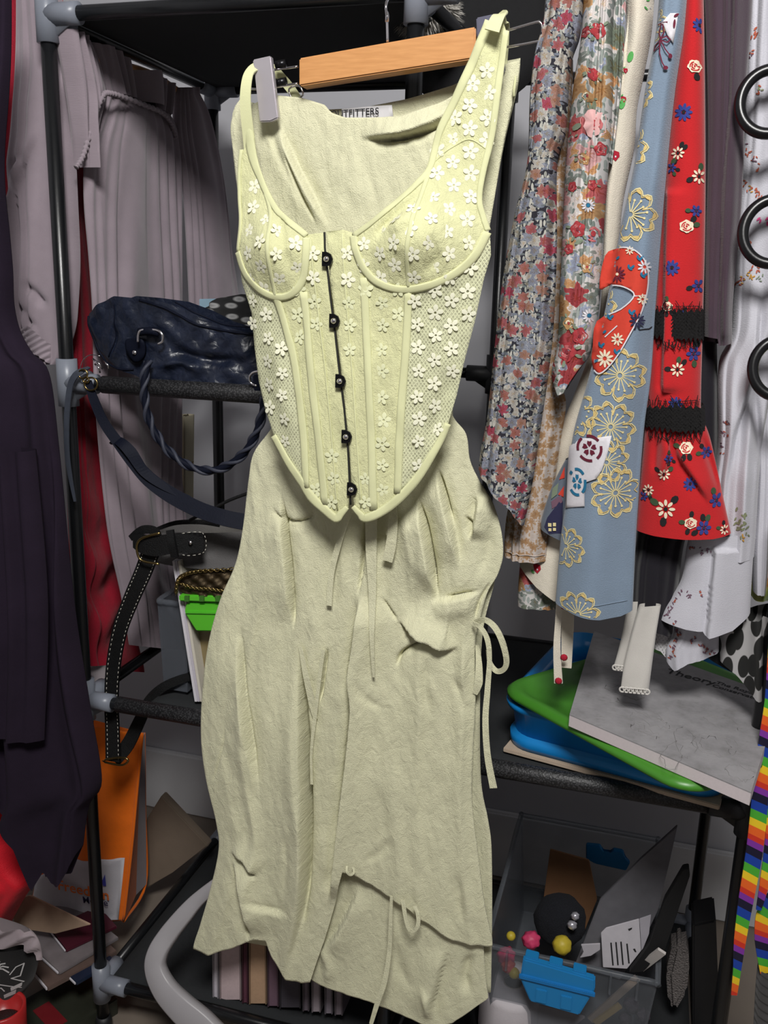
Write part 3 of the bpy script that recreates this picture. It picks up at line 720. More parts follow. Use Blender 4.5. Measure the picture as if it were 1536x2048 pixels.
# ================================================================== lace corset
YC = 1.001
co = thing('corset_top', 'pale lime floral lace corset top with dark hook busk hung over the skirt', 'corset', py(720, 1015, YC))
CW = [crease([(575, 420), (590, 480), (600, 530), (625, 555)], 8, .007, 'valley'), crease([(760, 500), (790, 450), (835, 410), (858, 380)], 8, .008, 'valley'), crease([(880, 470), (885, 520), (860, 555)], 9, .006, 'valley'),
      crease([(800, 470), (845, 430)], 10, .005, 'ridge'), crease([(910, 720), (890, 800), (860, 900)], 14, .006, 'valley'), crease([(560, 640), (575, 760), (600, 880)], 18, .004, 'ridge'), crease([(780, 640), (760, 720)], 12, .002, 'valley'), crease([(790, 800), (765, 880)], 12, .002, 'valley')]
wc = wrinkle(9, 20, (14, 60), .0006, 1.2)
def Hc(x, y):
    mid = 712+0*x; half = np.where(x < mid, 235-np.clip((y-560)/480, 0, 1)*95, 272-np.clip((y-560)/480, 0, 1)*125)
    b = np.clip(1-((x-mid)/(half+10))**2, 0, 1)**.6
    h = .026*b*np.clip((y-250)/250, .15, 1)
    h = h+.024*np.exp(-((x-565)/62)**2-((y-500)/70)**2)+.030*np.exp(-((x-850)/80)**2-((y-475)/80)**2)
    # boning channels and busk stand a little proud
    for c in CW: h = h+c(x, y)
    return h+wc(x, y)
def cs(x, y, e=0): return PY(x, y, YC)-np.stack([0*x, Hc(x, y)+e, 0*x], -1)
# side panels (sheer), centre panels (lined)
left_edge = [(486, 505), (493, 565), (511, 625), (516, 690), (523, 760), (536, 815), (556, 868)]
hemL = [(588, 920), (636, 982), (684, 1024)]
fill('side_panel', [[(486, 505), (493, 565), (511, 625), (516, 690), (523, 760), (536, 815), (556, 868), (588, 920), (625, 968), (622, 880), (611, 790), (598, 700), (580, 620), (566, 590), (530, 572), (500, 540)]], cs, M_net, co, 8, 0, .0006, sharp=True)
fill('side_panel', [[(982, 470), (984, 510), (971, 560), (953, 640), (932, 720), (916, 790), (899, 848), (880, 885), (838, 950), (808, 976), (809, 880), (815, 790), (824, 680), (829, 582), (880, 566), (930, 532)]], cs, M_net, co, 8, 0, .0006, sharp=True)
fill('centre_panel', [[(632, 472), (662, 468), (672, 560), (684, 660), (697, 770), (709, 880), (713, 960), (711, 1005), (690, 1026), (660, 1008), (625, 968), (622, 880), (611, 790), (598, 700), (580, 620), (566, 590), (605, 586), (625, 555), (634, 510)]], cs, M_corset, co, 8, .0004, .0012, sharp=True)
fill('centre_panel', [[(667, 466), (700, 462), (720, 468), (728, 500), (742, 540), (775, 570), (829, 582), (824, 680), (815, 790), (809, 880), (808, 976), (788, 1004), (742, 1025), (722, 1003), (717, 960), (713, 880), (701, 770), (688, 660), (676, 560)]], cs, M_corset, co, 8, .0008, .0014, sharp=True)
# cups
fill('cup', [[(484, 400), (490, 450), (486, 505), (502, 545), (530, 574), (566, 592), (602, 586), (625, 556), (634, 505), (632, 474), (602, 448), (566, 418), (540, 385), (522, 345), (512, 300), (486, 300), (482, 350)]], cs, M_corset, co, 8, .0014, .0014, n=3)
fill('cup', [[(720, 474), (760, 446), (800, 412), (838, 372), (862, 335), (880, 262), (915, 190), (950, 115), (985, 36), (1012, 60), (1000, 150), (986, 260), (968, 345), (962, 400), (976, 455), (955, 510), (900, 555), (830, 576), (775, 564), (742, 530)]], cs, M_corset, co, 8, .0014, .0014, n=3)
# left strap goes up over the clip and down behind it
def strip(name, pts, wd, lift, m=M_band, sm=5, th=.0008):
    P = smoothpts(pts, sm); X = P[:, 0]; Y_ = P[:, 1]
    W = np.interp(np.linspace(0, 1, len(P)), np.linspace(0, 1, len(np.atleast_1d(wd))), np.atleast_1d(wd))
    T = np.gradient(P, axis=0); T /= np.linalg.norm(T, axis=1)[:, None]+1e-9; Nn = np.stack([-T[:, 1], T[:, 0]], 1)
    A = P+Nn*W[:, None]/2; Bb = P-Nn*W[:, None]/2; k = 5; V = []; UV = []; F_ = []
    # a soft padded cross-section
    for i in range(len(P)):
        for j in range(k):
            t = j/(k-1); q = A[i]*(1-t)+Bb[i]*t; e = lift+th*(1-(2*t-1)**2)**.5
            V.append(cs(np.array([q[0]]), np.array([q[1]]), e)[0]); UV.append((q[0]*.0006, -q[1]*.0006))
        for t in (1, 0):
            q = A[i]*(1-t)+Bb[i]*t; V.append(cs(np.array([q[0]]), np.array([q[1]]), lift-.0012)[0]); UV.append((q[0]*.0006, -q[1]*.0006))
    r = k+2
    for i in range(len(P)-1):
        for j in range(r): l = (j+1) % r; F_.append((i*r+j, (i+1)*r+j, (i+1)*r+l, i*r+l))
    F_ += [tuple(range(r)), tuple((len(P)-1)*r+j for j in range(r-1, -1, -1))]
    return mk(name, V, F_, m, co, uv=UV)
ribbon('strap', [py(x, y, Y+DY) for x, y, Y in ((503, 350, 1.022), (499, 290, 1.016), (491, 210, 1.010), (494, 160, 1.012), (504, 139, 1.022), (524, 132, 1.036), (545, 138, 1.05), (565, 158, 1.055), (583, 180, 1.06), (600, 205, 1.07))], np.array([24, 24, 22, 20, 18, 18, 18, 18, 18, 16])*.00058, M_band, co, .0015, 7)
tube('strap_slider', [py(x, y, 1.053+DY) for x, y in ((578, 178), (598, 172), (606, 190), (586, 198))], .0011, M_chrome, co, 6, True, 3)
ribbon('strap', [py(x, y, Y+DY) for x, y, Y in ((984, 62, 1.0), (996, 34, 1.008), (1004, 30, 1.03), (1006, 50, 1.055), (1002, 120, 1.068), (990, 220, 1.072))], np.array([26, 22, 22, 24, 24, 24])*.00058, M_band, co, .0015, 7)
strip('underwire_channel', [(486, 505), (502, 545), (530, 576), (566, 594), (602, 588), (625, 558), (633, 510), (633, 478)], 14, .0022)
strip('underwire_channel', [(722, 474), (728, 503), (745, 540), (775, 568), (830, 580), (900, 560), (952, 518), (978, 465)], 15, .0022)
strip('neckline_binding', [(497, 255), (503, 290), (511, 322), (524, 352), (545, 392), (570, 424), (602, 450), (632, 474)], [22, 20, 17, 14, 12, 11, 11, 11], .0022)
strip('neckline_binding', [(980, 44), (948, 122), (914, 196), (880, 268), (864, 338), (838, 376), (800, 414), (760, 448), (722, 474)], [18, 18, 16, 14, 13, 12, 11, 11, 11], .0022)
strip('armhole_binding', [(1012, 62), (1000, 150), (986, 260), (968, 345), (962, 400), (970, 435), (979, 462)], [14, 14, 13, 12, 11, 11, 11], .0022)
strip('armhole_binding', [(485, 300), (482, 350), (484, 400), (490, 450), (486, 505)], 7, .0022)
strip('cup_seam', [(866, 335), (852, 400), (842, 470), (834, 530), (831, 576)], 9, .0020)
strip('cup_seam', [(540, 388), (560, 440), (566, 500), (567, 560), (568, 592)], 8, .0020)
strip('cup_seam', [(868, 330), (900, 300), (940, 280), (975, 300)], 3, .0016)
for pts in ([(568, 594), (582, 640), (600, 705), (613, 790), (621, 870), (626, 968)], [(624, 584), (632, 680), (641, 780), (653, 880), (664, 1000)], [(742, 556), (747, 660), (752, 780), (756, 880), (760, 1010)], [(829, 582), (823, 690), (815, 790), (809, 880), (806, 978)]):
    strip('boning_channel', pts, 15, .0018)
for pts in ([(640, 480), (652, 620), (672, 800), (690, 1010)], [(700, 470), (708, 600), (722, 780), (736, 1005)]): strip('busk_stitching', pts, 3, .0014, th=.0006)
strip('hem_binding', [(556, 868), (588, 920), (636, 984), (662, 1008), (686, 1026), (697, 1017), (709, 1004)], [13, 15, 18, 18, 17, 13, 9], .0020)
strip('hem_binding', [(720, 1003), (734, 1018), (746, 1026), (790, 1004), (838, 956), (880, 888), (900, 845)], [9, 12, 17, 18, 17, 14, 12], .0020)
strip('busk_edge', [(664, 467), (673, 560), (685, 660), (698, 770), (710, 880), (715, 1000)], 3.2, .0012, plain('busk_line_black', (38, 38, 34), .9), th=.0008)  # thin near-black strip running down the busk line
# back of the corset, behind the skirt
bc = Patch([(492, 250), (500, 500), (530, 700), (560, 850)], [(985, 250), (975, 480), (930, 700), (895, 850)], YS+.021, T=-.002, top=[(0, 260), (.5, 300), (1, 240)], bot=[(0, 850), (1, 850)])
bc.build('back_panel', M_corset, co, 24, 40, closed=False)
# hooks of the busk
for x, y in ((668, 520), (681, 640), (693, 757), (705, 865), (714, 968)):
    c = cs(np.array([x+3.]), np.array([y*1.]), .0035)[0]
    prof = [(-7, -13), (2, -13), (10, -9), (14, 0), (11, 9), (3, 13), (-7, 13)]
    V = [c+np.array([a*.00058, -b2, -d*.00058]) for b2 in (0, .0025) for a, d in prof]; m = len(prof)
    F_ = [tuple(range(m))[::-1], tuple(range(m, 2*m))]+[(i, (i+1) % m, (i+1) % m+m, i+m) for i in range(m)]
    hk = mk('busk_hook', V, F_, M_darkmetal, co, smooth=False)
    cc = c+np.array([.0015, -.0030, 0]); lathe('stud', [(0, 0), (.0034, 0), (.0031, .0018), (.0015, .003), (0, .0031)], cc, M_chrome, hk, 12, axis=(0, -1, 0))
# embroidered lace blossoms, one mesh shared by all
def inpoly(x, y, P):
    c = False; n = len(P)
    for i in range(n):
        a = P[i]; b = P[(i+1) % n]
        if (a[1] > y) != (b[1] > y) and x < (b[0]-a[0])*(y-a[1])/(b[1]-a[1])+a[0]: c = not c
    return c
region = [(484, 320), (505, 320), (525, 370), (560, 425), (600, 460), (640, 478), (700, 472), (730, 475), (800, 425), (850, 380), (880, 290), (930, 190), (975, 110), (1000, 120), (980, 280), (960, 360), (955, 410), (974, 470), (976, 510), (950, 620), (920, 750), (890, 845), (850, 920), (800, 980), (745, 1010), (690, 1010), (640, 970), (590, 900), (555, 850), (530, 780), (518, 680), (500, 590), (490, 500)]
fm = {}
def flower_mesh(nm, mat):
    V = []; F_ = []
    for i in range(5):
        a = math.pi/2+2*math.pi*i/5; k = len(V); e = ell(.62*math.cos(a), .62*math.sin(a), .40, .30, a, 8)
        V.append((.62*math.cos(a), .62*math.sin(a), .05)); V += [(x, y, .015) for x, y in e]
        F_ += [(k, k+1+j, k+1+(j+1) % 8) for j in range(8)]
    k = len(V)
    for j in range(10):
        a = 2*math.pi*j/10; V += [(.16*math.cos(a), .16*math.sin(a), .03), (.36*math.cos(a), .36*math.sin(a), .05)]
    F_ += [(k+2*j, k+2*j+1, k+2*((j+1) % 10)+1, k+2*((j+1) % 10)) for j in range(10)]
    me = bpy.data.meshes.new(nm); me.from_pydata(V, [], F_); me.materials.append(mat)
    me.polygons.foreach_set('use_smooth', [True]*len(F_)); me.update(); return me
fm['w'] = flower_mesh('lace_flower', M_lace); fm['y'] = flower_mesh('lace_flower_lined', M_lace2)
cnt = 0; sidepolys = ([(486, 505), (511, 625), (516, 690), (536, 815), (556, 868), (588, 920), (625, 968), (622, 880), (611, 790), (598, 700), (566, 590)], [(982, 470), (971, 560), (932, 720), (899, 848), (838, 950), (808, 976), (815, 790), (829, 582), (930, 532)])
bandx = [lambda y: np.interp(y, [594, 705, 790, 968], [568, 600, 613, 626]), lambda y: np.interp(y, [584, 780, 1000], [624, 641, 664]), lambda y: np.interp(y, [556, 780, 1010], [742, 752, 760]), lambda y: np.interp(y, [582, 790, 978], [829, 815, 806]), lambda y: np.interp(y, [467, 660, 1000], [666, 686, 716])]
for j in range(0, 22):
    for i in range(0, 18):
        x = 482+i*33+rng.uniform(-3, 3)+(j % 2)*0; y = 120+j*46+(i % 2)*23+rng.uniform(-3, 3)
        if not inpoly(x, y, region): continue
        if y > 590 and min(abs(float(b(y))-x) for b in bandx) < (13 if y > 590 else 0): continue
        if 470 < y < 1000 and abs(float(bandx[4](y))-x) < 24: continue
        if i % 2 and 0: continue
        side = any(inpoly(x, y, p) for p in sidepolys)
        c = cs(np.array([x]), np.array([y]), .0017)[0]; cx = cs(np.array([x+4]), np.array([y]), .0017)[0]; cy = cs(np.array([x]), np.array([y-4]), .0017)[0]
        ex = cx-c; ex /= np.linalg.norm(ex); ey = cy-c; ey -= ex*np.dot(ex, ey); ey /= np.linalg.norm(ey); ez = np.cross(ex, ey)
        s_ = .0084*rng.uniform(.88, 1.08); a = rng.uniform(-.5, .5)
        e1 = ex*math.cos(a)+ey*math.sin(a); e2 = -ex*math.sin(a)+ey*math.cos(a)
        o = bpy.data.objects.new('lace_flower', fm['w' if side or y < 560 else 'y']); COL.objects.link(o); o.parent = co
        t_ = c-WL[co.name]
        o.matrix_local = Matrix(((e1[0]*s_, e2[0]*s_, ez[0]*s_, t_[0]), (e1[1]*s_, e2[1]*s_, ez[1]*s_, t_[1]), (e1[2]*s_, e2[2]*s_, ez[2]*s_, t_[2]), (0, 0, 0, 1)))
        cnt += 1
print('lace flowers', cnt)

# ================================================================== left bay: hanging clothes
def gather(n, amp, seed=0, pw=.7, wob=.03, top=None, grow=0):
    r = np.random.RandomState(seed); ph = r.uniform(0, 6.28, 5); fr = r.uniform(.6, 1.6, 5)
    def fn(x, y, u):
        uu = u+wob*np.sin(y/140.+ph[0])*np.sin(u*5+ph[1])+.6/n*np.sin(u*7.3+ph[2])
        h = np.abs(np.sin(math.pi*n*uu))**pw*(0.75+.5*np.sin(u*11*fr[0]+ph[3]))+.35*np.sin(math.pi*n*2.3*uu+ph[4]+y/170.)
        g = 1.0 if not grow else np.clip(.4+grow*(y-200)/600., .3, 1.6)
        return amp*h*g
    return fn
M_grey = cloth('mauve_grey_crepe', (146, 134, 142), 1000, 0, .06, .3, .95, .3)
gd = thing('gathered_dress', 'mauve grey dress with gathered bodice and long sleeves hung inside the rack', 'dress', PX(np.array(270.), np.array(1300.), -.715))
body = Patch([(206, 186), (190, 240), (172, 300), (170, 400), (180, 520), (188, 640), (192, 800), (216, 1050), (246, 1200), (262, 1300)], [(332, 226), (348, 260), (357, 330), (358, 480), (360, 640), (356, 850), (360, 1040), (385, 1300)], None, planeX=-.752, T=.012,
             top=[(0, 190), (.3, 200), (1, 228)], bot=[(0, 1290), (1, 1300)], folds=gather(6, .011, 4, .8, .05, grow=.6))
body.build('skirt_body', M_grey, gd, 110, 150)
ruf = Patch([(168, 60), (190, 140), (207, 205)], [(340, 150), (338, 190), (333, 236)], None, planeX=-.752, T=.010, top=[(0, 84), (.2, 100), (.35, 118), (.37, 140), (.6, 142), (.63, 152), (.8, 156), (1, 172)], bot=[(0, 186), (.3, 194), (1, 232)], folds=gather(6, .016, 6, .9, .03))
ruf.build('neck_ruffle', M_grey, gd, 90, 30)
shf = Patch([(112, 50), (130, 150), (148, 260), (160, 335)], [(176, 84), (198, 140), (208, 190), (192, 240), (174, 300), (162, 335)], None, planeX=-.748, T=.012, top=[(0, 58), (.5, 70), (1, 92)], folds=gather(3.6, .015, 16, .9, .04)); shf.build('shoulder', M_grey, gd, 60, 60)
bp = smoothpts([PX(np.array(float(x)), np.array(float(y)), -.738+dx) for x, y, dx in ((152, 335, .0), (166, 312, .004), (178, 272, .006), (192, 224, .008), (207, 190, .010), (222, 187, .012), (252, 196, .012), (292, 211, .012), (325, 226, .010), (342, 246, .004), (352, 275, .0))], 22)
tube('elastic_band', bp, .0031+.0008*np.sin(np.arange(len(bp))*1.25), M_grey, gd, 10)
sl2 = Patch([(352, 175), (350, 260), (368, 380), (376, 500), (382, 640)], [(382, 188), (412, 240), (440, 360), (462, 520), (478, 640)], None, planeX=-.745, T=.012, folds=gather(4, .008, 8, .8, .04)); sl2.build('sleeve', M_grey, gd, 50, 70)
CF = [crease([(70, 300), (30, 350), (25, 420)], 10, .010, 'valley'), crease([(100, 250), (70, 320), (45, 400), (55, 560)], 9, .012, 'step', 24), crease([(60, 560), (90, 600), (110, 610)], 7, .010, 'valley'), crease([(125, 60), (122, 250), (128, 500), (126, 660)], 9, .010, 'stepr', 30), crease([(45, 600), (70, 640), (90, 660)], 6, .008, 'valley')]
sl1 = Patch([(38, -40), (34, 120), (26, 250), (16, 350), (24, 450), (28, 540), (28, 600), (36, 650), (58, 690), (80, 718)], [(112, -40), (150, 120), (140, 220), (150, 300), (156, 420), (160, 520), (156, 610), (150, 660), (132, 710), (120, 728)], 1.118, T=.012, folds=lambda x, y, u: sum(c(x, y) for c in CF)+gather(2.4, .006, 21)(x, y, u))
sl1.build('sleeve', M_grey, gd, 44, 120)
cf = Patch([(40, 655), (52, 690), (78, 716)], [(112, 640), (108, 690), (106, 730)], 1.112, T=.012, top=[(0, 665), (.4, 650), (1, 690)], bot=[(0, 690), (.5, 712), (1, 727)], folds=lambda x, y, u: .004*np.abs(np.sin((y+x*.6)/4.2))); cf.build('elastic_cuff', M_grey, gd, 40, 60)
hemp = Patch([(160, 1335), (165, 1395)], [(225, 1330), (222, 1395)], None, planeX=-.80, T=.010, folds=lambda x, y, u: .006*np.sin(y/7.+u*4)); hemp.build('under_hem', cloth('pale_grey_net', (150, 142, 146), 900), gd, 20, 26)
tube('hanger_bar', [(-.75, 1.16, 1.478), (-.75, 1.30, 1.49), (-.75, 1.42, 1.478)], .007, M_honey, gd, 10, n=5)

M_red = cloth('wine_red_satin', (150, 24, 44), 900, 40, .1, .1, .6, .4)
rdt = thing('red_dress', 'wine red satin garment hanging behind the mauve grey dress', 'dress', PX(np.array(200.), np.array(1340.), -.80))
rd = Patch([(96, -40), (100, 200), (104, 460), (120, 700), (132, 900), (140, 1100), (150, 1342)], [(110, -40), (130, 100), (170, 300), (184, 480), (198, 640), (207, 860), (234, 1050), (260, 1200), (277, 1300), (280, 1342)], None, planeX=-.812, T=.008,
           folds=lambda x, y, u: gather(2, .006, 31, .8, .04)(x, y, u)+.008*np.sin(y/19.+np.sin(x/17.)*1.4)*np.exp(-((y-1190)/150)**2))
rd.build('body', M_red, rdt, 60, 180)
rs1 = Patch([(24, -40), (22, 150), (10, 300), (12, 380), (20, 470), (30, 490)], [(80, -40), (80, 480)], 1.150, T=.008, bot=[(0, 460), (.3, 478), (1, 480)], folds=gather(2, .004, 33)); rs1.build('sleeve', M_red, rdt, 20, 60)
M_purple = cloth('aubergine_crepe', (34, 26, 39), 800, 0, .1, .0, .95, .3)
pd = thing('purple_dress', 'dark aubergine dress hanging at the left edge in front of the rack post', 'dress', py(90, 1750, .99))
p1_ = Patch([(-90, -60), (-90, 700), (-90, 1400), (-90, 1700)], [(22, -60), (22, 80), (18, 180), (9, 300), (10, 380), (18, 460), (25, 540), (28, 610), (40, 662), (64, 706), (98, 748), (118, 900), (148, 1200), (178, 1400), (203, 1560), (178, 1610), (166, 1690), (160, 1745)], .985, T=.03, bot=[(0, 1600), (.3, 1580), (.5, 1610), (.62, 1660), (.72, 1757), (.78, 1725), (.84, 1750), (.93, 1748), (1, 1690)], folds=gather(5, .014, 41, .9, .04, grow=.5))
p1_.build('front_drape', M_purple, pd, 90, 150, backT=.0)
p2_ = Patch([(-120, 900), (-120, 1500)], [(70, 900), (95, 1200), (88, 1480)], .94, T=.02, bot=[(0, 1420), (.5, 1455), (.8, 1470), (1, 1480)], folds=gather(3, .008, 43, .9, .03)); p2_.build('overlay', M_purple, pd, 40, 80)
M_redbag = cloth('bright_red_nylon', (196, 26, 40), 900, 60, .08, .1, .55, .4)
tag(Patch([(-90, 1560), (-90, 1900)], [(2, 1600), (22, 1645), (52, 1715), (76, 1748), (62, 1775), (35, 1815), (5, 1870), (-5, 1890)], 1.04, T=.05, top=[(0, 1560), (1, 1605)], bot=[(0, 1895), (1, 1880)], folds=gather(2, .012, 51)).build('red_bag', M_redbag, None, 40, 60), 'bright red nylon bag bulging at the lower left edge', 'bag')
M_cream = floral('cream_speckled_print', (196, 188, 165), [(90, 84, 70), (150, 130, 90)], 60, .35)
tag(Patch([(352, 830), (356, 1020)], [(386, 830), (384, 1010)], 1.40, T=.015, bot=[(0, 1015), (1, 1010)], folds=gather(2, .01, 61)).build('printed_curtain', M_cream, None, 20, 40), 'narrow strip of cream speckled cloth hanging below the navy handbag', 'cloth')

# ================================================================== navy handbag
M_navy = NT('crackled_navy_leather'); _v = M_navy.obj()
_a = M_navy.new('ShaderNodeTexVoronoi', feature='DISTANCE_TO_EDGE'); _a.inputs['Scale'].default_value = 95; M_navy.link(_v, _a.inputs['Vector'])
_b = M_navy.noise(_v, 45, 6, .65); _c = M_navy.new('ShaderNodeMath', operation='MULTIPLY_ADD'); M_navy.link(_a.outputs[0], _c.inputs[0]); _c.inputs[1].default_value = .8; M_navy.link(_b, _c.inputs[2])
M_navy.base(M_navy.ramp(_b, [(.3, lin((16, 21, 34))), (.75, lin((30, 37, 56)))])); M_navy.set(Roughness=.36); M_navy.bump(_c.outputs[0], .5, .003); M_navy = M_navy.m
M_navys = plain('smooth_navy_leather', (17, 20, 32), .55, 0, .15, 80, .3, .0006, spec=.08)
bag = thing('handbag', 'navy crackled leather handbag with braided handle resting on the rack shelf', 'handbag', py(350, 770, 1.15))
wb = wrinkle(13, 20, (30, 90), .0016, .6)
BG = Patch([(182, 560), (181, 640), (196, 690), (215, 730), (240, 800)], [(560, 560), (562, 800)], 1.112, T=.030, belly=.42, top=[(0, 632), (.08, 608), (.18, 592), (.3, 596), (.45, 604), (.58, 622), (.7, 645), (.85, 662), (1, 668)],
           bot=[(0, 690), (.1, 735), (.25, 756), (.5, 768), (.8, 776), (1, 780)], folds=lambda x, y, u: wb(x, y)+crease([(350, 690), (420, 715), (520, 722)], 10, .010, 'valley')(x, y)+crease([(330, 735), (390, 720), (430, 745)], 9, .008, 'ridge')(x, y)+crease([(250, 640), (248, 680), (235, 715)], 4, .005, 'valley')(x, y))
BG.build('body', M_navy, bag, 110, 60, backT=.035)
bs = lambda x, y, e=0: BG.surf(np.array(x, float), np.array(y, float), e)
def seam(pts, r, m, name): P = smoothpts(pts, 6); tube(name, bs(P[:, 0], P[:, 1], .0005), r, m, bag, 6)
seam([(184, 632), (188, 660), (200, 692), (222, 722), (255, 735), (285, 736)], .0016, M_navys, 'piping')
seam([(248, 606), (250, 640), (246, 680), (232, 712)], .0009, M_navys, 'seam')
seam([(300, 600), (345, 612), (385, 632), (430, 652), (520, 668)], .0018, M_navys, 'piping')
seam([(372, 604), (420, 628), (470, 648), (550, 655)], .0012, M_navys, 'zip_edge')
tabq = [(278, 676), (312, 676), (316, 700), (308, 716), (294, 722), (282, 714), (276, 698)]
tb = fill('handle_tab', [tabq], bs, M_navys, bag, 8, .006, .004)
lathe('rivet', [(0, 0), (.0035, 0), (.003, .0018), (0, .0026)], bs([296], [702], .0062)[0], M_chrome, tb, 12, axis=(0, -1, 0))
tube('handle_ring', [py(x, y, 1.068) for x, y in ((276, 684), (277, 668), (284, 660), (312, 660), (324, 668), (325, 682), (316, 688))], .0017, M_chrome, bag, 8, n=4)
tube('ring_loop', [py(280, 664, 1.074), py(300, 662, 1.070), py(318, 666, 1.074)], .0055, M_navys, bag, 10, n=4)
tb2 = prism_px('handle_tab', [(505, 750), (540, 752), (540, 800), (515, 798), (506, 780)], 1.07, .006, M_navys, bag)
tube('handle_ring', [py(x, y, 1.07) for x, y in ((520, 742), (506, 745), (499, 754), (502, 766), (514, 772))], .0016, M_chrome, bag, 8, n=4)
hp = smoothpts([py(x, y, Y) for x, y, Y in ((297, 722, 1.068), (291, 745, 1.060), (288, 775, 1.057), (294, 825, 1.057), (310, 865, 1.057), (340, 905, 1.057), (385, 935, 1.057), (430, 940, 1.057), (470, 922, 1.057), (500, 890, 1.057), (520, 845, 1.057), (530, 795, 1.06))], 14)
T_ = np.gradient(hp, axis=0); T_ /= np.linalg.norm(T_, axis=1)[:, None]; N1 = np.cross(T_, [0, 1, 0]); N1 /= np.linalg.norm(N1, axis=1)[:, None]; N2 = np.cross(T_, N1)
ln = np.concatenate([[0], np.cumsum(np.linalg.norm(np.diff(hp, axis=0), axis=1))])
tube('handle', hp, .0046, M_navys, bag, 10)
for k in range(2):
    a = ln/.0085+k*math.pi
    tube('braid_cord', hp+.0042*(np.cos(a)[:, None]*N1+np.sin(a)[:, None]*N2), .0026, plain('faded_navy_cord', (44, 47, 60), .6, 0, .2, 120, .3), bag, 8)
# shoulder strap, clip rings and a loose lace
ribbon('shoulder_strap', [py(x, y, Y) for x, y, Y in ((176, 762, 1.062), (188, 800, 1.060), (208, 845, 1.060), (236, 885, 1.060), (268, 925, 1.060), (300, 960, 1.060), (345, 992, 1.062), (400, 1020, 1.065), (450, 1036, 1.07), (500, 1046, 1.08))], np.array([15, 20, 22, 24, 30, 34, 36, 36, 36, 36])*.0006, M_navys, bag, .003, 7, up_n=(.25, -1, .5))
ribbon('shoulder_strap', [py(x, y, Y) for x, y, Y in ((224, 882, 1.070), (240, 884, 1.058), (262, 905, 1.056), (290, 945, 1.057), (330, 975, 1.062), (380, 998, 1.07))], np.array([16, 22, 26, 22, 16, 12])*.0006, M_navys, bag, .003, 7, up_n=(.1, -1, .9))
ribbon('lace', [py(x, y, Y) for x, y, Y in ((178, 735, 1.075), (163, 742, 1.06), (150, 752, 1.056), (140, 775, 1.056), (134, 830, 1.056), (134, 900, 1.056), (140, 950, 1.056), (150, 1003, 1.056))], np.array([8, 12, 14, 14, 13, 12, 10, 5])*.0006, plain('grey_navy_suede', (52, 57, 68), .85, 0, .2, 150, .4), bag, .002, 7)
for cx, cy, r in ((166, 748, 9), (182, 768, 13), (172, 760, 6)):
    tube('strap_ring', [py(cx+r*math.cos(t), cy+r*math.sin(t), 1.058) for t in np.linspace(0, 6.28, 15)[:-1]], .0013, M_brass, bag, 8, True)
for a, b in (((186, 718), (205, 738)), ((190, 728), (200, 745)), ((208, 722), (218, 740))): tube('charm', [py(*a, 1.07), py((a[0]+b[0])/2+3, (a[1]+b[1])/2, 1.066), py(*b, 1.07)], .0013, M_chrome, bag, 6)
tube('charm_wire', [py(x, y, 1.066) for x, y in ((160, 742), (165, 722), (180, 710), (200, 712))], .0006, M_chrome, bag, 6, n=4)
# things behind the bag
def scallop(name):
    t = NT(name); wv = t.new('ShaderNodeTexVoronoi'); wv.inputs['Scale'].default_value = 34; wv.inputs['Randomness'].default_value = .45; wv.voronoi_dimensions = '2D'; t.link(t.uv((1, 2.4, 1), .2), wv.inputs['Vector'])
    d = t.ramp(wv.outputs['Distance'], [(0, lin((120, 120, 122))), (.22, lin((150, 150, 150))), (.36, lin((28, 28, 30))), (.6, lin((20, 20, 22)))]); t.base(d); t.set(Roughness=.9); return t.m
tag(Patch([(405, 575), (412, 700)], [(560, 560), (560, 700)], 1.25, T=.05, top=[(0, 640), (.2, 614), (.4, 596), (.7, 588), (1, 590)], folds=gather(3, .01, 71)).build('patterned_bag', scallop('black_grey_scallop_print'), None, 40, 30), 'black and grey scallop patterned pouch tucked behind the navy handbag', 'pouch')
prism_px('blue_card', [(398, 598), (452, 597), (452, 690), (402, 690)], 1.32, .004, plain('pale_blue_card', (132, 160, 178), .8), None, .0008)
tag(bpy.data.objects['blue_card'], 'pale blue card standing behind the scallop patterned pouch', 'card')

# ================================================================== left bay, lower shelf
M_bleather = plain('black_pebbled_leather', (20, 20, 21), .5, 0, .2, 160, .8, .0016, spec=.25)
M_stitch = plain('cream_thread', (190, 186, 175), .9)
gb = thing('shoulder_bag', 'soft grey bag with a stitched black leather strap hanging over the rail', 'bag', py(400, 1300, 1.2))
Patch([(296, 1030), (300, 1140)], [(540, 1030), (540, 1140)], 1.16, T=.045, top=[(0, 1075), (.08, 1058), (.3, 1050), (1, 1052)], bot=[(0, 1090), (.1, 1112), (.5, 1120), (1, 1128)], folds=wrinkle(17, 10, (30, 90), .003) and (lambda x, y, u: crease([(330, 1080), (400, 1090), (470, 1080)], 9, .006, 'valley')(x, y))).build('body', cloth('soft_grey_canvas', (104, 102, 102), 700, 30, .06), gb, 50, 24, backT=.06)
SP = [(303, 1100, 1.085), (286, 1145, 1.085), (262, 1200, 1.088), (240, 1260, 1.092), (227, 1330, 1.098), (223, 1400, 1.10), (225, 1460, 1.098), (226, 1522, 1.092)]
st = ribbon('strap', [py(x, y, Y) for x, y, Y in SP], np.array([42, 40, 38, 36, 36, 36, 37, 38])*.00062, M_bleather, gb, .004, 8)
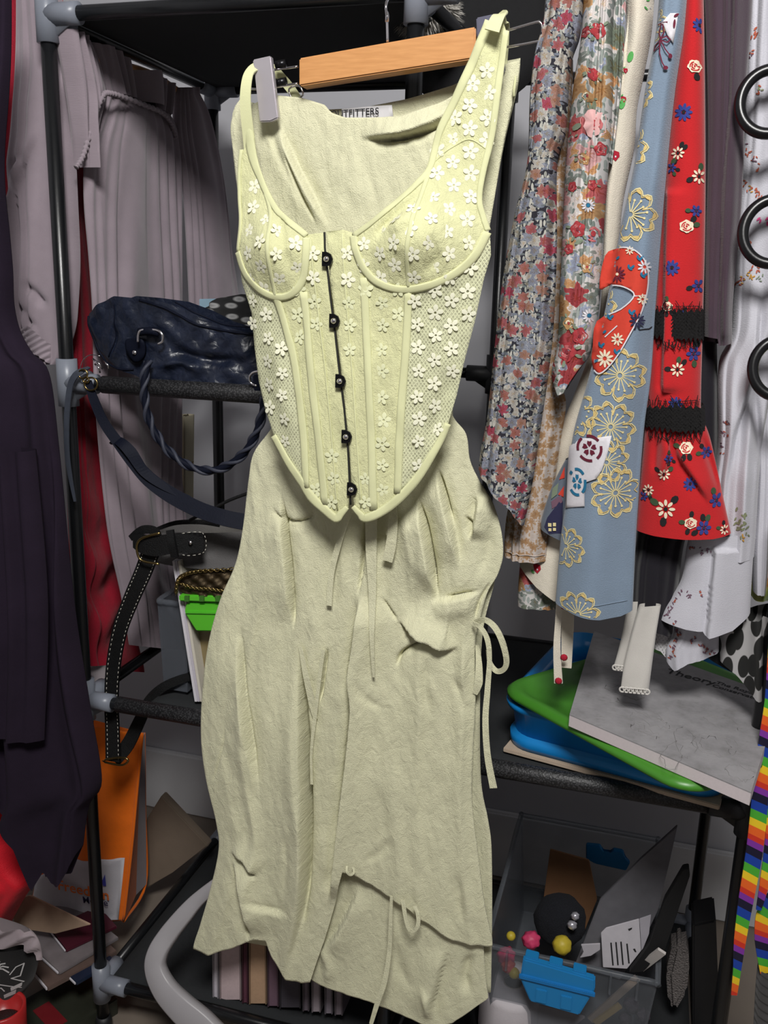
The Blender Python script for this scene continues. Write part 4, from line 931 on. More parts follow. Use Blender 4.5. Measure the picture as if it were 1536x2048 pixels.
def dashes(name, off, par, SPx=SP, W=(42, 40, 38, 36, 36, 36, 37, 38), un=-1):
    P = smoothpts([py(x, y, Y-.0026) for x, y, Y in SPx], 30); m = len(P); T = np.gradient(P, axis=0); T /= np.linalg.norm(T, axis=1)[:, None]; D = np.cross(T, [0, -1, 0]); D /= np.linalg.norm(D, axis=1)[:, None]
    Wd = np.interp(np.linspace(0, 1, m), np.linspace(0, 1, len(W)), W)*.00062; Q = P+D*(off*Wd)[:, None]; parts = []
    for i in range(0, m-3, 4): parts.append(tube_vf(Q[i:i+3], .0005, 5))
    V, F_ = join(parts); return mk(name, V, F_, M_stitch, par, kind='stuff')
dashes('stitching', .40, st); dashes('stitching', -.40, st)
ribbon('strap', [py(x, y, Y) for x, y, Y in ((228, 1520, 1.105), (255, 1490, 1.112), (280, 1440, 1.116), (300, 1400, 1.118), (330, 1372, 1.12), (380, 1352, 1.13))], np.array([38, 34, 30, 26, 22, 20])*.0006, M_bleather, gb, .004, 7)
tube('strap_ring', [py(x, y, 1.088) for x, y in ((206, 1522), (226, 1528), (246, 1530), (256, 1522), (250, 1516), (228, 1516))], .0016, M_brass, gb, 8, True, 3)
ribbon('buckle_strap', [py(x, y, Y) for x, y, Y in ((268, 1082, 1.085), (285, 1088, 1.077), (310, 1092, 1.076), (340, 1088, 1.077), (372, 1086, 1.082), (408, 1086, 1.09))], np.array([30, 44, 46, 44, 46, 44])*.00062, M_bleather, gb, .004, 7)
tube('buckle', [py(x, y, 1.071) for x, y in ((320, 1066), (285, 1076), (274, 1090), (276, 1110), (286, 1122), (318, 1128))], .0018, M_brass, gb, 8, n=5)
ribbon('keeper_loop', [py(340, 1060, 1.074), py(344, 1086, 1.071), py(350, 1114, 1.074)], [.011, .011], M_bleather, gb, .004, 4)
ribbon('strap_fold', [py(x, y, Y) for x, y, Y in ((262, 1076, 1.09), (285, 1060, 1.085), (310, 1062, 1.085), (318, 1080, 1.085))], np.array([14, 20, 18, 16])*.0006, M_bleather, gb, .004, 6)
lathe('rivet', [(0, 0), (.0032, 0), (.0028, .0018), (0, .0026)], py(381, 1085, 1.079), M_chrome, gb, 12, axis=(0, -1, 0))
for q in ([(357, 1068), (405, 1066), (408, 1104), (362, 1108)],):
    P = smoothpts([py(x, y, 1.0795) for x, y in q+q[:1]], 10); V, F_ = join([tube_vf(P[i:i+2], .0005, 5) for i in range(0, len(P)-2, 2)]); mk('stitching', V, F_, M_stitch, gb, kind='stuff')
ribbon('top_handle', [py(x, y, Y) for x, y, Y in ((310, 1060, 1.12), (350, 1046, 1.12), (400, 1044, 1.12), (440, 1050, 1.13))], np.array([9, 10, 10, 9])*.0006, M_bleather, gb, .004, 6)
tube('cord', [py(x, y, Y) for x, y, Y in ((380, 1040, 1.10), (430, 1015, 1.09), (460, 1000, 1.09), (500, 985, 1.09))], .0022, M_bleather, gb, 8, n=6)

M_clear = glassy('clear_plastic', (120, 124, 130), .07)
M_clear2 = glassy('smoky_clear_plastic', (112, 116, 124), .14)
def open_box(name, label, lo, hi, m, th=.003, rim=True, cat='storage box', rot=0, flare=.012):
    """a lidless box of five walls with a rolled rim"""
    o = thing(name, label, cat, ((lo[0]+hi[0])/2, (lo[1]+hi[1])/2, lo[2])); x0, y0, z0 = lo; x1, y1, z1 = hi; f = flare
    B0 = [(x0+f, y0+f), (x1-f, y0+f), (x1-f, y1-f), (x0+f, y1-f)]; B1 = [(x0, y0), (x1, y0), (x1, y1), (x0, y1)]
    cx, cy = (x0+x1)/2, (y0+y1)/2
    for i in range(4):
        j = (i+1) % 4; a, b, c, d = (*B0[i], z0), (*B0[j], z0), (*B1[j], z1), (*B1[i], z1)
        n = np.cross(np.subtract(b, a), np.subtract(d, a)); n = n/np.linalg.norm(n)*th
        V = [a, b, c, d]+[tuple(np.array(p)-n) for p in (a, b, c, d)]
        mk('side_wall', V, [(0, 1, 2, 3), (7, 6, 5, 4), (0, 4, 5, 1), (1, 5, 6, 2), (2, 6, 7, 3), (3, 7, 4, 0)], m, o, smooth=False)
    box('base', (x0+f, y0+f, z0), (x1-f, y1-f, z0+th), m, o, .001)
    if rim: tube('rim', smoothpts([(x0+.012, y0, z1), (cx, y0, z1), (x1-.012, y0, z1), (x1, y0+.012, z1), (x1, cy, z1), (x1, y1-.012, z1), (x1-.012, y1, z1), (cx, y1, z1), (x0+.012, y1, z1), (x0, y1-.012, z1), (x0, cy, z1), (x0, y0+.012, z1)], 5, True), .0042, m, o, 8, True)
    return o
cb = open_box('clear_box', 'smoky clear plastic box standing on the shelf rail behind the black strap', (-.662, 1.125, .602), (-.615, 1.40, .742), M_clear2, flare=.004)
M_page = plain('white_page_edges', (205, 202, 208), .8, 0, .1, 300, .3)
for k, (x0, x1, x2, x3, c) in enumerate(((344, 349, 397, 392, (214, 210, 216)), (350, 354, 402, 398, (196, 190, 200)), (355, 360, 408, 403, (210, 204, 190)))):
    tag(prism_px('magazine', [(x0, 1122), (x1, 1122), (x2-3, 1404), (x3-3, 1404)], 1.106+.001*k, .16, plain('page_edge_%d' % k, c, .8, 0, .08, 300, .3), None, .0006), ('leftmost', 'middle', 'rightmost')[k]+' of three thin magazines leaning beside the green latched box', 'magazine')
gx = thing('latch_box', 'clear box with bright green latch beside the leaning magazines', 'storage box', py(420, 1440, 1.15))
M_green = plain('bright_green_plastic', (88, 184, 46), .4, 0, .05, 30, .08)
prism_px('body', [(366, 1196), (520, 1200), (520, 1410), (402, 1400)], 1.128, .18, glassy('amber_clear_plastic', (150, 132, 90), .55), gx, .003)
lt = prism_px('latch', [(372, 1206), (470, 1208), (470, 1264), (392, 1263), (368, 1226)], 1.097, .010, M_green, gx, .002)
prism_px('hinge_bar', [(357, 1190), (470, 1193), (470, 1207), (357, 1203)], 1.093, .014, M_green, gx, .002)
prism_px('latch_fold', [(372, 1222), (470, 1224), (470, 1230), (370, 1228)], 1.0945, .004, plain('mid_green_plastic', (84, 186, 46), .4), lt, .001)
for x in (368, 398, 430): prism_px('hinge_notch', [(x, 1192), (x+10, 1192), (x+10, 1204), (x, 1204)], 1.091, .003, plain('dark_green_plastic', (60, 110, 40), .5), gx, .0006)
for k, (q, c) in enumerate((([(372, 1090), (520, 1094), (520, 1150), (376, 1150)], (205, 196, 150)), ([(352, 1124), (470, 1120), (470, 1180), (360, 1190)], (168, 160, 146)))):
    tag(prism_px('box_card', q, 1.17-.02*k, .05, plain('printed_card_%d' % k, c, .7, 0, .25, 70), None, .001), ('yellowish', 'greyish')[k]+' printed card packet standing behind the bronze chain purse', 'packet')
M_bronze = plain('dark_bronze_chain', (84, 72, 54), .35, .8, .3, 200, .6, .001)
cp = thing('coin_purse', 'dark bronze purse edged with chain lying on the green latched box', 'purse', py(420, 1185, 1.13))
Patch([(352, 1150), (356, 1190)], [(520, 1140), (520, 1190)], 1.112, T=.018, top=[(0, 1168), (.1, 1148), (.3, 1140), (1, 1134)], bot=[(0, 1174), (.2, 1186), (1, 1192)], folds=lambda x, y, u: .003*np.sin(x/5.)*np.sin(y/4.)).build('body', M_bronze, cp, 50, 20)
def chain(pts, r, n, name):
    P = smoothpts(pts, n); parts = []
    for i in range(len(P)):
        t = P[min(i+1, len(P)-1)]-P[max(i-1, 0)]; t /= np.linalg.norm(t); nn = np.cross(t, [0, 1, 0] if i % 2 else [.7, .3, .7]); nn /= np.linalg.norm(nn)
        parts.append(tube_vf([P[i]+r*(1.3*math.cos(a)*t+.8*math.sin(a)*nn) for a in np.linspace(0, 6.28, 9)[:-1]], r*.32, 5, True))
    V, F_ = join(parts); mk(name, V, F_, M_brass, cp, kind='stuff')
chain([py(x, y, 1.092) for x, y in ((352, 1185), (356, 1160), (372, 1148), (400, 1142), (440, 1140), (490, 1136))], .0028, 7, 'chain')
chain([py(x, y, 1.090) for x, y in ((362, 1168), (390, 1176), (420, 1178), (450, 1182), (490, 1180))], .0024, 7, 'chain')

# ================================================================== left bay, bottom
M_orange = cloth('orange_woven_plastic', (232, 112, 24), 500, 0, .08, .1, .6, .4)
ob = thing('shopping_bag', 'orange reusable shopping bag with white panel and lettering behind the rack post', 'bag', py(170, 1845, 1.25))
OF = Patch([(150, 1440), (110, 1600), (72, 1760), (52, 1852)], [(285, 1466), (276, 1560), (263, 1700), (247, 1842)], 1.20, T=.004, top=[(0, 1445), (1, 1466)], bot=[(0, 1850), (1, 1842)], folds=wrinkle(23, 12, (40, 120), .002) and (lambda x, y, u: wrinkle(23, 12, (40, 120), .002)(x, y)))
OF.build('front_panel', M_orange, ob, 40, 70, closed=False)
of = lambda x, y, e=0: OF.surf(np.array(x, float), np.array(y, float), e)
fill('white_panel', [[(74, 1750), (150, 1716), (251, 1714), (238, 1838), (58, 1846)]], of, cloth('white_woven_plastic', (186, 184, 190), 500, 0, .05), ob, 9, .0025, sharp=True)
def quadgrid(name, a, b, c, d, m, parent, n=12, bulge=0, th=.002):
    a, b, c, d = map(np.array, (a, b, c, d)); u, v = np.meshgrid(np.linspace(0, 1, n+1), np.linspace(0, 1, n+1)); u = u[..., None]; v = v[..., None]
    P = (a*(1-u)+b*u)*(1-v)+(d*(1-u)+c*u)*v; nn = np.cross(b-a, d-a); nn = nn/np.linalg.norm(nn); P = P+nn*bulge*(np.sin(math.pi*u)); Q = P-nn*th; P = P.reshape(-1, 3); Q = Q.reshape(-1, 3); N = len(P)
    i = np.arange(N).reshape(n+1, n+1); w_, x, y, z = i[:-1, :-1].ravel(), i[:-1, 1:].ravel(), i[1:, 1:].ravel(), i[1:, :-1].ravel()
    F_ = np.stack([w_, x, y, z], 1).tolist()+np.stack([w_+N, z+N, y+N, x+N], 1).tolist()
    ring = list(i[0, :])+list(i[1:, -1])+list(i[-1, -2::-1])+list(i[-2:0:-1, 0])
    for k in range(len(ring)): p, q = ring[k], ring[(k+1) % len(ring)]; F_.append([q, p, p+N, q+N])
    uv = np.stack([np.tile(u[..., 0].ravel(), 2)*np.linalg.norm(b-a), np.tile(v[..., 0].ravel(), 2)*np.linalg.norm(d-a)], 1)
    return mk(name, np.concatenate([P, Q]), F_, m, parent, uv=uv, smooth=False)
e0, e1 = py(285, 1466, 1.20), py(247, 1842, 1.20); m0, m1 = py(279, 1482, 1.27), py(270, 1790, 1.27); r0, r1 = py(288, 1466, 1.33), py(291, 1768, 1.33)
quadgrid('gusset', e0, m0, m1, e1, M_orange, ob, 10); quadgrid('gusset', m0, r0, r1, m1, cloth('grey_woven_plastic', (150, 132, 140), 500), ob, 10)
quadgrid('back_panel', py(150, 1430, 1.335), r0, r1, py(80, 1780, 1.335), M_orange, ob, 10)
tube('edge_binding', [of([285], [1466])[0], of([276], [1560])[0], of([263], [1700])[0], of([247], [1842])[0]], .0025, M_orange, ob, 8, n=6)
tube('edge_binding', [r0, (r0+r1)/2, r1, e1], .0028, M_orange, ob, 8, n=6)
ex = py(217, 1786, 1.2)-py(122, 1766, 1.2)
text_obj('lettering', 'Freedom', of([122], [1772])[0]+np.array([0, -.006, 0]), ex, (0, 0, 1), .0285, plain('orange_print', (222, 110, 40), .7), ob)
text_obj('lettering', 'Mobile', of([174], [1797])[0]+np.array([0, -.006, 0]), py(214, 1797, 1.2)-py(160, 1790, 1.2), (0, 0, 1), .0185, plain('navy_print', (44, 40, 74), .7), ob)
fan('emblem', [[(202, 1766), (206, 1744), (211, 1754), (216, 1742), (218, 1766), (212, 1766), (210, 1760), (207, 1766)]], of, plain('blue_print', (56, 60, 150), .7), ob, .006)
tag(prism_px('cardboard_sleeve', [(292, 1778), (292, 1640), (322, 1592), (416, 1692), (345, 1745)], 1.37, .02, plain('brown_grey_card', (122, 108, 94), .85, 0, .1, 40), None, .002), 'brown grey cardboard sleeve leaning beside the orange shopping bag', 'cardboard')
prism_px('beige_sheet', [(20, 1800), (60, 1792), (180, 1850), (110, 1868), (30, 1856)], 1.10, .004, plain('beige_paper', (176, 150, 128), .85), None, .0008)
tag(bpy.data.objects['beige_sheet'], 'beige paper sheet lying under the white panel of the shopping bag', 'paper')
def flat_item(name, label, cat, px, py_, z, sx, sy, h, rot, m, group=None, parts=()):
    c = pz(px, py_, z+h); o = thing(name, label, cat, (c[0], c[1], z), group)
    box('cover', (c[0]-sx/2, c[1]-sy/2, z), (c[0]+sx/2, c[1]+sy/2, z+h), m, o, .001, rot=rot)
    box('pages', (c[0]-sx/2-.001, c[1]-sy/2-.001, z+h*.2), (c[0]+sx/2-.004, c[1]+sy/2-.004, z+h*.8), M_page, o, .0005, rot=rot)
    return o
flat_item('magazine', 'lowest brown magazine of the pile beside the orange bag', 'magazine', 118, 1884, .100, .17, .12, .008, -.5, plain('brown_cover', (92, 76, 70), .4, 0, .4, 30))
flat_item('magazine', 'white picture magazine lying on the brown one by the orange bag', 'magazine', 130, 1866, .109, .15, .11, .006, -.42, plain('white_picture_cover', (112, 106, 108), .35, 0, .4, 34))
flat_item('magazine', 'maroon magazine on top of the pile by the orange bag', 'magazine', 166, 1854, .116, .07, .09, .005, -.55, plain('maroon_cover', (72, 24, 38), .35, 0, .2, 30))
flat_item('magazine', 'dark blue edged magazine jutting out under the pile near the joint', 'magazine', 160, 1912, .100, .10, .07, .006, -.45, plain('blue_black_cover', (24, 34, 54), .4, 0, .5, 40))
# palm printed bag, scarf, tin and book on the floor at the left front
M_blackcloth = cloth('black_cotton', (20, 19, 20), 800, 0, .1)
pb = thing('palm_bag', 'black bag with white palm tree print in the lower left corner', 'bag', py(10, 1995, 1.0))
PB = Patch([(-120, 1850), (-120, 2040)], [(70, 1880), (76, 1905), (68, 1955), (42, 1990), (20, 2010)], 1.0, T=.03, top=[(0, 1870), (.5, 1876), (1, 1886)], bot=[(0, 2000), (1, 1996)]); PB.build('body', M_blackcloth, pb, 30, 30)
pbs = lambda x, y, e=0: PB.surf(np.array(x, float), np.array(y, float), e)
pl = []
for (bx, by, s_) in ((18, 1912, 1.0), (-14, 1905, .8)):
    pl += strokes([[(bx, by), (bx-4*s_, by+16*s_), (bx-6*s_, by+34*s_)]], 2.2)
    for a in (-2.9, -2.4, -1.9, -1.3, -.8, -.3, .2): pl += strokes([[(bx, by), (bx+11*s_*math.cos(a), by+11*s_*math.sin(a)), (bx+21*s_*math.cos(a), by+21*s_*math.sin(a)+7*s_)]], 2.6)
pl += strokes([[(40, 1928), (50, 1915), (62, 1912), (56, 1935), (42, 1936), (60, 1950)], [(0, 1948), (20, 1944), (40, 1952), (55, 1962)], [(5, 1956), (25, 1952), (30, 1960)]], 2)
pl += [[(40, 1955), (58, 1950), (56, 1958), (40, 1963)], [(28, 1968), (48, 1962), (45, 1972), (28, 1976)]]
fan('palm_print', pl, pbs, plain('white_print', (190, 188, 188), .8), pb, .001)
tag(Patch([(-100, 1815), (-100, 1900)], [(10, 1840), (50, 1856), (76, 1880), (84, 1915)], .985, T=.012, top=[(0, 1820), (.6, 1838), (1, 1862)], bot=[(0, 1868), (.6, 1884), (.85, 1886), (1, 1920)], folds=lambda x, y, u: .005*np.sin((x*.5+y)/5.)).build('sheer_scarf', cloth('pale_mauve_gauze', (150, 138, 142), 700), None, 40, 24), 'crumpled pale mauve gauze scarf lying over the black palm tree bag', 'scarf')
tc = pz(4, 2012, .13)
tn = thing('red_tin', 'round red tin with dark contents in the bottom left corner', 'tin', (tc[0], tc[1], .0))
lathe('wall', [(.0, .0), (.031, .0), (.033, .10), (.034, .13), (.031, .132), (.028, .128), (.027, .10), (0, .10)], (tc[0], tc[1], 0), plain('glossy_red_plastic', (168, 40, 40), .3), tn, 40)
lathe('contents', [(0, .101), (.026, .101), (.02, .106), (0, .107)], (tc[0], tc[1], 0), plain('dark_contents', (30, 26, 26), .5, 0, .6, 90, .8, .003), tn, 24)
fi = flat_item('dark_book', 'dark green book with red cover stripe on the floor by the rack foot', 'book', 118, 2012, .0, .11, .15, .03, -.45, plain('dark_olive_cover', (44, 46, 38), .35, 0, .5, 26))
c = pz(100, 2032, .0305); box('red_stripe', (c[0]-.03, c[1]-.014, .030), (c[0]+.03, c[1]+.014, .0312), plain('red_stripe_print', (108, 26, 32), .4), fi, 0, rot=-.45)
# white curved frame
wf = thing('curved_frame', 'white curved plastic frame lying in front of the lower rail', 'frame', py(340, 2040, 1.02))
FP = [(455, 1752, 1.072), (404, 1792, 1.062), (372, 1826, 1.05), (338, 1868, 1.035), (316, 1905, 1.02), (312, 1938, 1.01), (330, 1978, 1.0), (362, 2014, .99), (400, 2048, .985), (440, 2090, .98)]
Pf = smoothpts([py(*p) for p in FP], 8); Tf = np.gradient(Pf, axis=0); Tf /= np.linalg.norm(Tf, axis=1)[:, None]; Df = np.cross(Tf, [0, -1, .35]); Df /= np.linalg.norm(Df, axis=1)[:, None]; Nf = np.cross(Df, Tf)
Wf = np.interp(np.linspace(0, 1, len(Pf)), np.linspace(0, 1, 10), [28, 34, 42, 46, 48, 50, 58, 66, 72, 76])*.0006
V = []; F_ = []; K = 12
for i in range(len(Pf)):
    for k in range(K):
        a = 2*math.pi*k/K; ca, sa = math.cos(a), math.sin(a); V.append(Pf[i]+Df[i]*Wf[i]/2*abs(ca)**.3*np.sign(ca)+Nf[i]*.010*abs(sa)**.35*np.sign(sa))
for i in range(len(Pf)-1):
    for k in range(K): l = (k+1) % K; F_.append((i*K+k, i*K+l, (i+1)*K+l, (i+1)*K+k))
F_ += [tuple(range(K))[::-1], tuple((len(Pf)-1)*K+k for k in range(K))]
mk('outer_band', V, F_, plain('white_moulded_plastic', (150, 147, 150), .4, 0, .05, 20, .05), wf)
# books standing behind the hem
bkd = [(424, 436, (200, 194, 202), 'white'), (438, 481, (196, 176, 178), 'thick cream'), (483, 495, (92, 52, 66), 'maroon'), (497, 532, (178, 146, 118), 'tan'), (534, 556, (108, 84, 98), 'mauve'), (558, 600, (70, 66, 74), 'dark grey'), (604, 617, (110, 100, 110), 'greyish'), (622, 640, (150, 140, 146), 'pale grey'), (648, 664, (134, 126, 136), 'silver grey'), (668, 684, (128, 118, 126), 'dull violet')]
for k, (a, b, c, nm) in enumerate(bkd):
    yb = 2000+(a-424)*.13; o = thing('book', '%s book standing on the bottom shelf behind the skirt hem' % nm, 'book', py((a+b)/2, yb, 1.11), 'books standing on the bottom shelf')
    top = 1870+(k % 3)*6
    prism_px('pages', [(a+2, top+4), (b-2, top+4), (b-1, yb-2), (a+3, yb-2)], 1.104, .15, plain('book_pages_%d' % k, c, .8, 0, .12, 260, .3), o, .0005)
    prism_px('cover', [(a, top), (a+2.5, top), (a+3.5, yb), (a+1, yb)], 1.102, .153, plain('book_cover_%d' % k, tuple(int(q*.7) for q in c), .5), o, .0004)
    prism_px('cover', [(b-2.5, top), (b, top), (b+1, yb), (b-1.5, yb)], 1.102, .153, plain('book_cover_%d' % k, c, .5), o, .0004)

# ================================================================== right bay: hanging clothes
def inside(P_, polys, m=1.5):
    out = []
    for p in polys:
        q = np.array(p, float); xl = P_.L(q[:, 1]); xr = P_.R(q[:, 1])
        if (q[:, 0] > xl+m).all() and (q[:, 0] < xr-m).all() and (q[:, 1] < P_.bot(np.clip((q[:, 0]-xl)/(xr-xl), 0, 1))-1).all(): out.append(p)
    return out
M_fl1 = floral('dense_small_floral_print', (46, 45, 52), [(146, 86, 90), (144, 112, 100), (164, 162, 156), (122, 127, 140), (146, 68, 84), (144, 96, 90), (128, 134, 146)], 74, .9, [(156, 157, 150), (98, 104, 106), (172, 170, 162), (106, 111, 122)], 120, [(166, 164, 156), (134, 139, 152), (134, 134, 126), (172, 170, 164)])
f1 = Patch([(1096, -60), (1086, 50), (1070, 110), (1060, 200), (1055, 330), (1030, 430), (1006, 560), (990, 690), (975, 830), (958, 930), (960, 1060)], [(1168, -60), (1162, 60), (1142, 130), (1132, 260), (1114, 330), (1114, 480), (1108, 640), (1098, 740), (1082, 850), (1066, 960), (1046, 1060)], 1.035, T=.028,
           bot=[(0, 935), (.25, 965), (.4, 985), (.7, 1012), (1, 1050)], folds=lambda x, y, u: gather(2.2, .005, 81, .8, .05)(x, y, u)+crease([(1135, 120), (1110, 400), (1100, 700), (1060, 980)], 9, .012, 'step', 36)(x, y))
tag(f1.build('floral_dress', M_fl1, None, 60, 160), 'dark dress densely printed with small pink and grey flowers beside the corset', 'dress')
M_tan = floral('tan_white_ditsy_print', (184, 172, 164), [(168, 138, 106), (172, 144, 114)], 95, .8, [(166, 138, 108), (190, 180, 174)], 150)
f2 = Patch([(1100, 120), (1085, 500), (1062, 800), (1032, 950), (1012, 1040), (1008, 1120)], [(1146, 150), (1135, 330), (1128, 470), (1124, 640), (1122, 760), (1132, 810), (1118, 900), (1106, 1000), (1096, 1120)], 1.085, T=.024, bot=[(0, 1106), (.5, 1114), (1, 1117)], folds=gather(1.8, .005, 83, .8, .04))
tan = thing('tan_blouse', 'tan and white ditsy printed blouse showing below the dark floral dress', 'blouse', py(1050, 1115, 1.085)); f2.build('body', M_tan, tan, 40, 110)
tube('cuff_seam', f2.surf(np.linspace(1016, 1092, 14), np.linspace(1095, 1103, 14), .0006), .0007, M_tan, tan, 6)
M_rose = floral('white_rose_print', (192, 188, 186), [(152, 66, 70), (190, 152, 152), (164, 130, 92), (172, 92, 94), (116, 126, 112)], 34, .8, [(112, 122, 116), (128, 134, 128), (150, 156, 152)], 80, [(120, 128, 122), (190, 150, 110), (210, 204, 200), (150, 160, 180)])
f3 = Patch([(1168, -60), (1162, 80), (1146, 180), (1132, 330), (1126, 450), (1119, 600), (1115, 690), (1104, 740), (1106, 810)], [(1236, -60), (1226, 60), (1226, 200), (1216, 350), (1206, 480), (1200, 600), (1186, 690), (1168, 740), (1150, 810)], 1.047, T=.026, bot=[(0, 752), (.3, 786), (.5, 782), (.8, 745), (1, 715)], folds=lambda x, y, u: gather(2.2, .004, 85, .7, .03)(x, y, u)+crease([(1195, 0), (1185, 180), (1165, 380), (1160, 500)], 6, .012, 'step', 28)(x, y))
rs = thing('rose_dress', 'white dress printed with red and pink roses beside the dark floral one', 'dress', py(1150, 790, 1.047)); f3.build('body', M_rose, rs, 60, 150)
Mp = {k: plain('print_'+k, c, .9, 0, .10, 400, 0) for k, c in dict(red=(156, 50, 56), deep=(122, 40, 50), pink=(204, 160, 158), rose=(182, 100, 102), tan=(168, 130, 86), sage=(120, 132, 112), cream=(226, 212, 186), blue=(44, 58, 128), navy=(40, 40, 70), green=(56, 76, 50), black=(26, 24, 26), gold=(206, 180, 116), goldl=(214, 200, 150), orange=(196, 60, 44), white=(208, 205, 210), maroon=(98, 24, 46), teal=(30, 106, 142), cherry=(160, 22, 44), leaf=(84, 160, 84), rust=(168, 84, 62), ochre=(190, 142, 60), plum=(110, 80, 96), magenta=(208, 70, 130), moss=(130, 136, 104), scarlet=(182, 34, 38)).items()}
def printer(P_, parent, eps=.0009):
    acc = {}
    def add(k, polys): acc.setdefault(k, []).extend(inside(P_, polys))
    def done(nm):
        g = [(Mp[k], p) for k, p in acc.items() if p]; acc.clear()
        if g: fan_multi(nm, g, lambda x, y, e: P_.surf(x, y, e), parent, eps)
    return add, done
def rose_print(add, x, y, r, k1, k2, k3):
    rr = np.random.RandomState(int(x*7+y)); add(k1, [[(x+r*(1+.12*math.sin(5*t+x))*math.cos(t), y+r*1.1*(1+.12*math.sin(5*t+x))*math.sin(t)) for t in np.linspace(0, 6.28, 22)[:-1]]])
    for i in range(7): a = rr.uniform(0, 6.28); q = rr.uniform(.35, .7)*r; add(k2, [ell(x+q*math.cos(a), y+q*math.sin(a), r*.3, r*.10, a+1.5, 8)])
    add(k3, [ell(x, y, r*.22, r*.28, 0, 8)])
add, done = printer(f3, rs)
for x, y, r, a in ((1192, 255, 24, 'p'), (1204, 305, 12, 'r'), (1190, 470, 22, 'p'), (1160, 462, 14, 'r'), (1200, 75, 14, 'r'), (1175, 78, 10, 'r'), (1190, 160, 11, 'r'), (1164, 670, 14, 'r'), (1138, 700, 17, 'r'), (1146, 286, 9, 'r'), (1188, 375, 9, 'r'), (1142, 500, 9, 'r'), (1180, 205, 10, 't'), (1172, 325, 10, 't'), (1178, 535, 11, 't'), (1142, 645, 11, 't'), (1112, 745, 8, 'r'), (1170, 740, 7, 't'), (1150, 380, 9, 'r')):
    rose_print(add, x, y, r, *{'p': ('pink', 'rose', 'red'), 'r': ('red', 'rose', 'deep'), 't': ('tan', 'cream', 'red')}[a])
    rr = np.random.RandomState(int(x+y))
    for i in range(4): b = rr.uniform(0, 6.28); add('sage', [ell(x+r*1.45*math.cos(b), y+r*1.45*math.sin(b), r*.42, r*.2, b, 8)])
    done('rose_print')
for x, y in ((1180, 415), (1182, 630)): add('white', petals(x, y, 14, 12, .14, .3)); add('teal', [ell(x, y, 4, 4)]); done('daisy_print')
f3b = Patch([(1218, -60), (1222, 120), (1216, 330)], [(1256, -60), (1250, 60), (1240, 200), (1224, 330)], 1.065, T=.015, folds=gather(1, .006, 88)); f3b.build('sleeve', M_rose, rs, 20, 60)
f3c = Patch([(1042, 1100), (1036, 1180), (1036, 1215)], [(1135, 1100), (1135, 1215)], 1.11, T=.02, bot=[(0, 1206), (1, 1212)], folds=gather(2, .004, 89)); f3c.build('hem', M_rose, rs, 40, 30)
# cream cherry garment
M_ivory = cloth('ivory_cotton', (212, 204, 188), 900, 30, .05, .2)
ch = thing('cherry_dress', 'ivory dress printed with red berries between the rose dress and the kimono', 'dress', py(1110, 1365, 1.075))
f4 = Patch([(1246, -60), (1252, 60), (1228, 200), (1212, 350), (1206, 500), (1196, 650), (1152, 780), (1122, 860), (1100, 1000), (1050, 1105), (1040, 1135), (1040, 1200)], [(1312, -60), (1304, 60), (1288, 150), (1274, 220), (1268, 300), (1244, 420), (1236, 560), (1215, 700), (1190, 800), (1170, 1000), (1160, 1200)], 1.095, T=.022, bot=[(0, 1132), (.3, 1165), (.6, 1190), (1, 1196)], folds=lambda x, y, u: .004*np.sin(u*4.2+y/240.)+crease([(1262, 0), (1248, 150), (1225, 320)], 6, .009, 'step', 24)(x, y))
f4.build('body', M_ivory, ch, 50, 130)
add, done = printer(f4, ch)
for x, y, r in ((1231, 316, 10), (1248, 206, 6), (1252, 150, 5), (1300, 20, 8), (1077, 1127, 9)):
    add('cherry', [[(x-r*.8, y-r*.6), (x, y-r*.9), (x+r*.9, y-r*.6), (x+r, y+.2*r), (x+.2*r, y+1.2*r), (x-.5*r, y+.6*r)]]); add('white', [ell(x+r*.2, y+.3*r, r*.16, r*.2)]); add('leaf', [ell(x-r*.9, y+r*.9, r*.5, r*.25, .6), ell(x-r*.4, y-r*1.2, r*.5, r*.22, -.6)]); done('berry_print')
for x, y in ((1262, 124), (1246, 215)): add('leaf', [ell(x, y, 6, 11, .3)]); done('leaf_print')
for (pts, wd) in (([(1120, 1190, 1.05), (1116, 1250, 1.05), (1114, 1300, 1.05), (1117, 1366, 1.05)], [12, 12, 14, 17]), ([(1136, 1200, 1.062), (1135, 1260, 1.062), (1134, 1300, 1.062), (1133, 1335, 1.062)], [26, 24, 22, 20])):
    rb = ribbon('tie_end', [py(*p) for p in pts], np.array(wd)*.0006, M_ivory, ch, .003, 8)
for x, y in ((1117, 1362), (1128, 1315), (1128, 1212)):
    c = py(x, y, 1.047); lathe('berry_mark', [(0, 0), (.0045, 0), (.003, .0008), (0, .001)], c, Mp['cherry'], ch, 10, axis=(0, -1, 0))

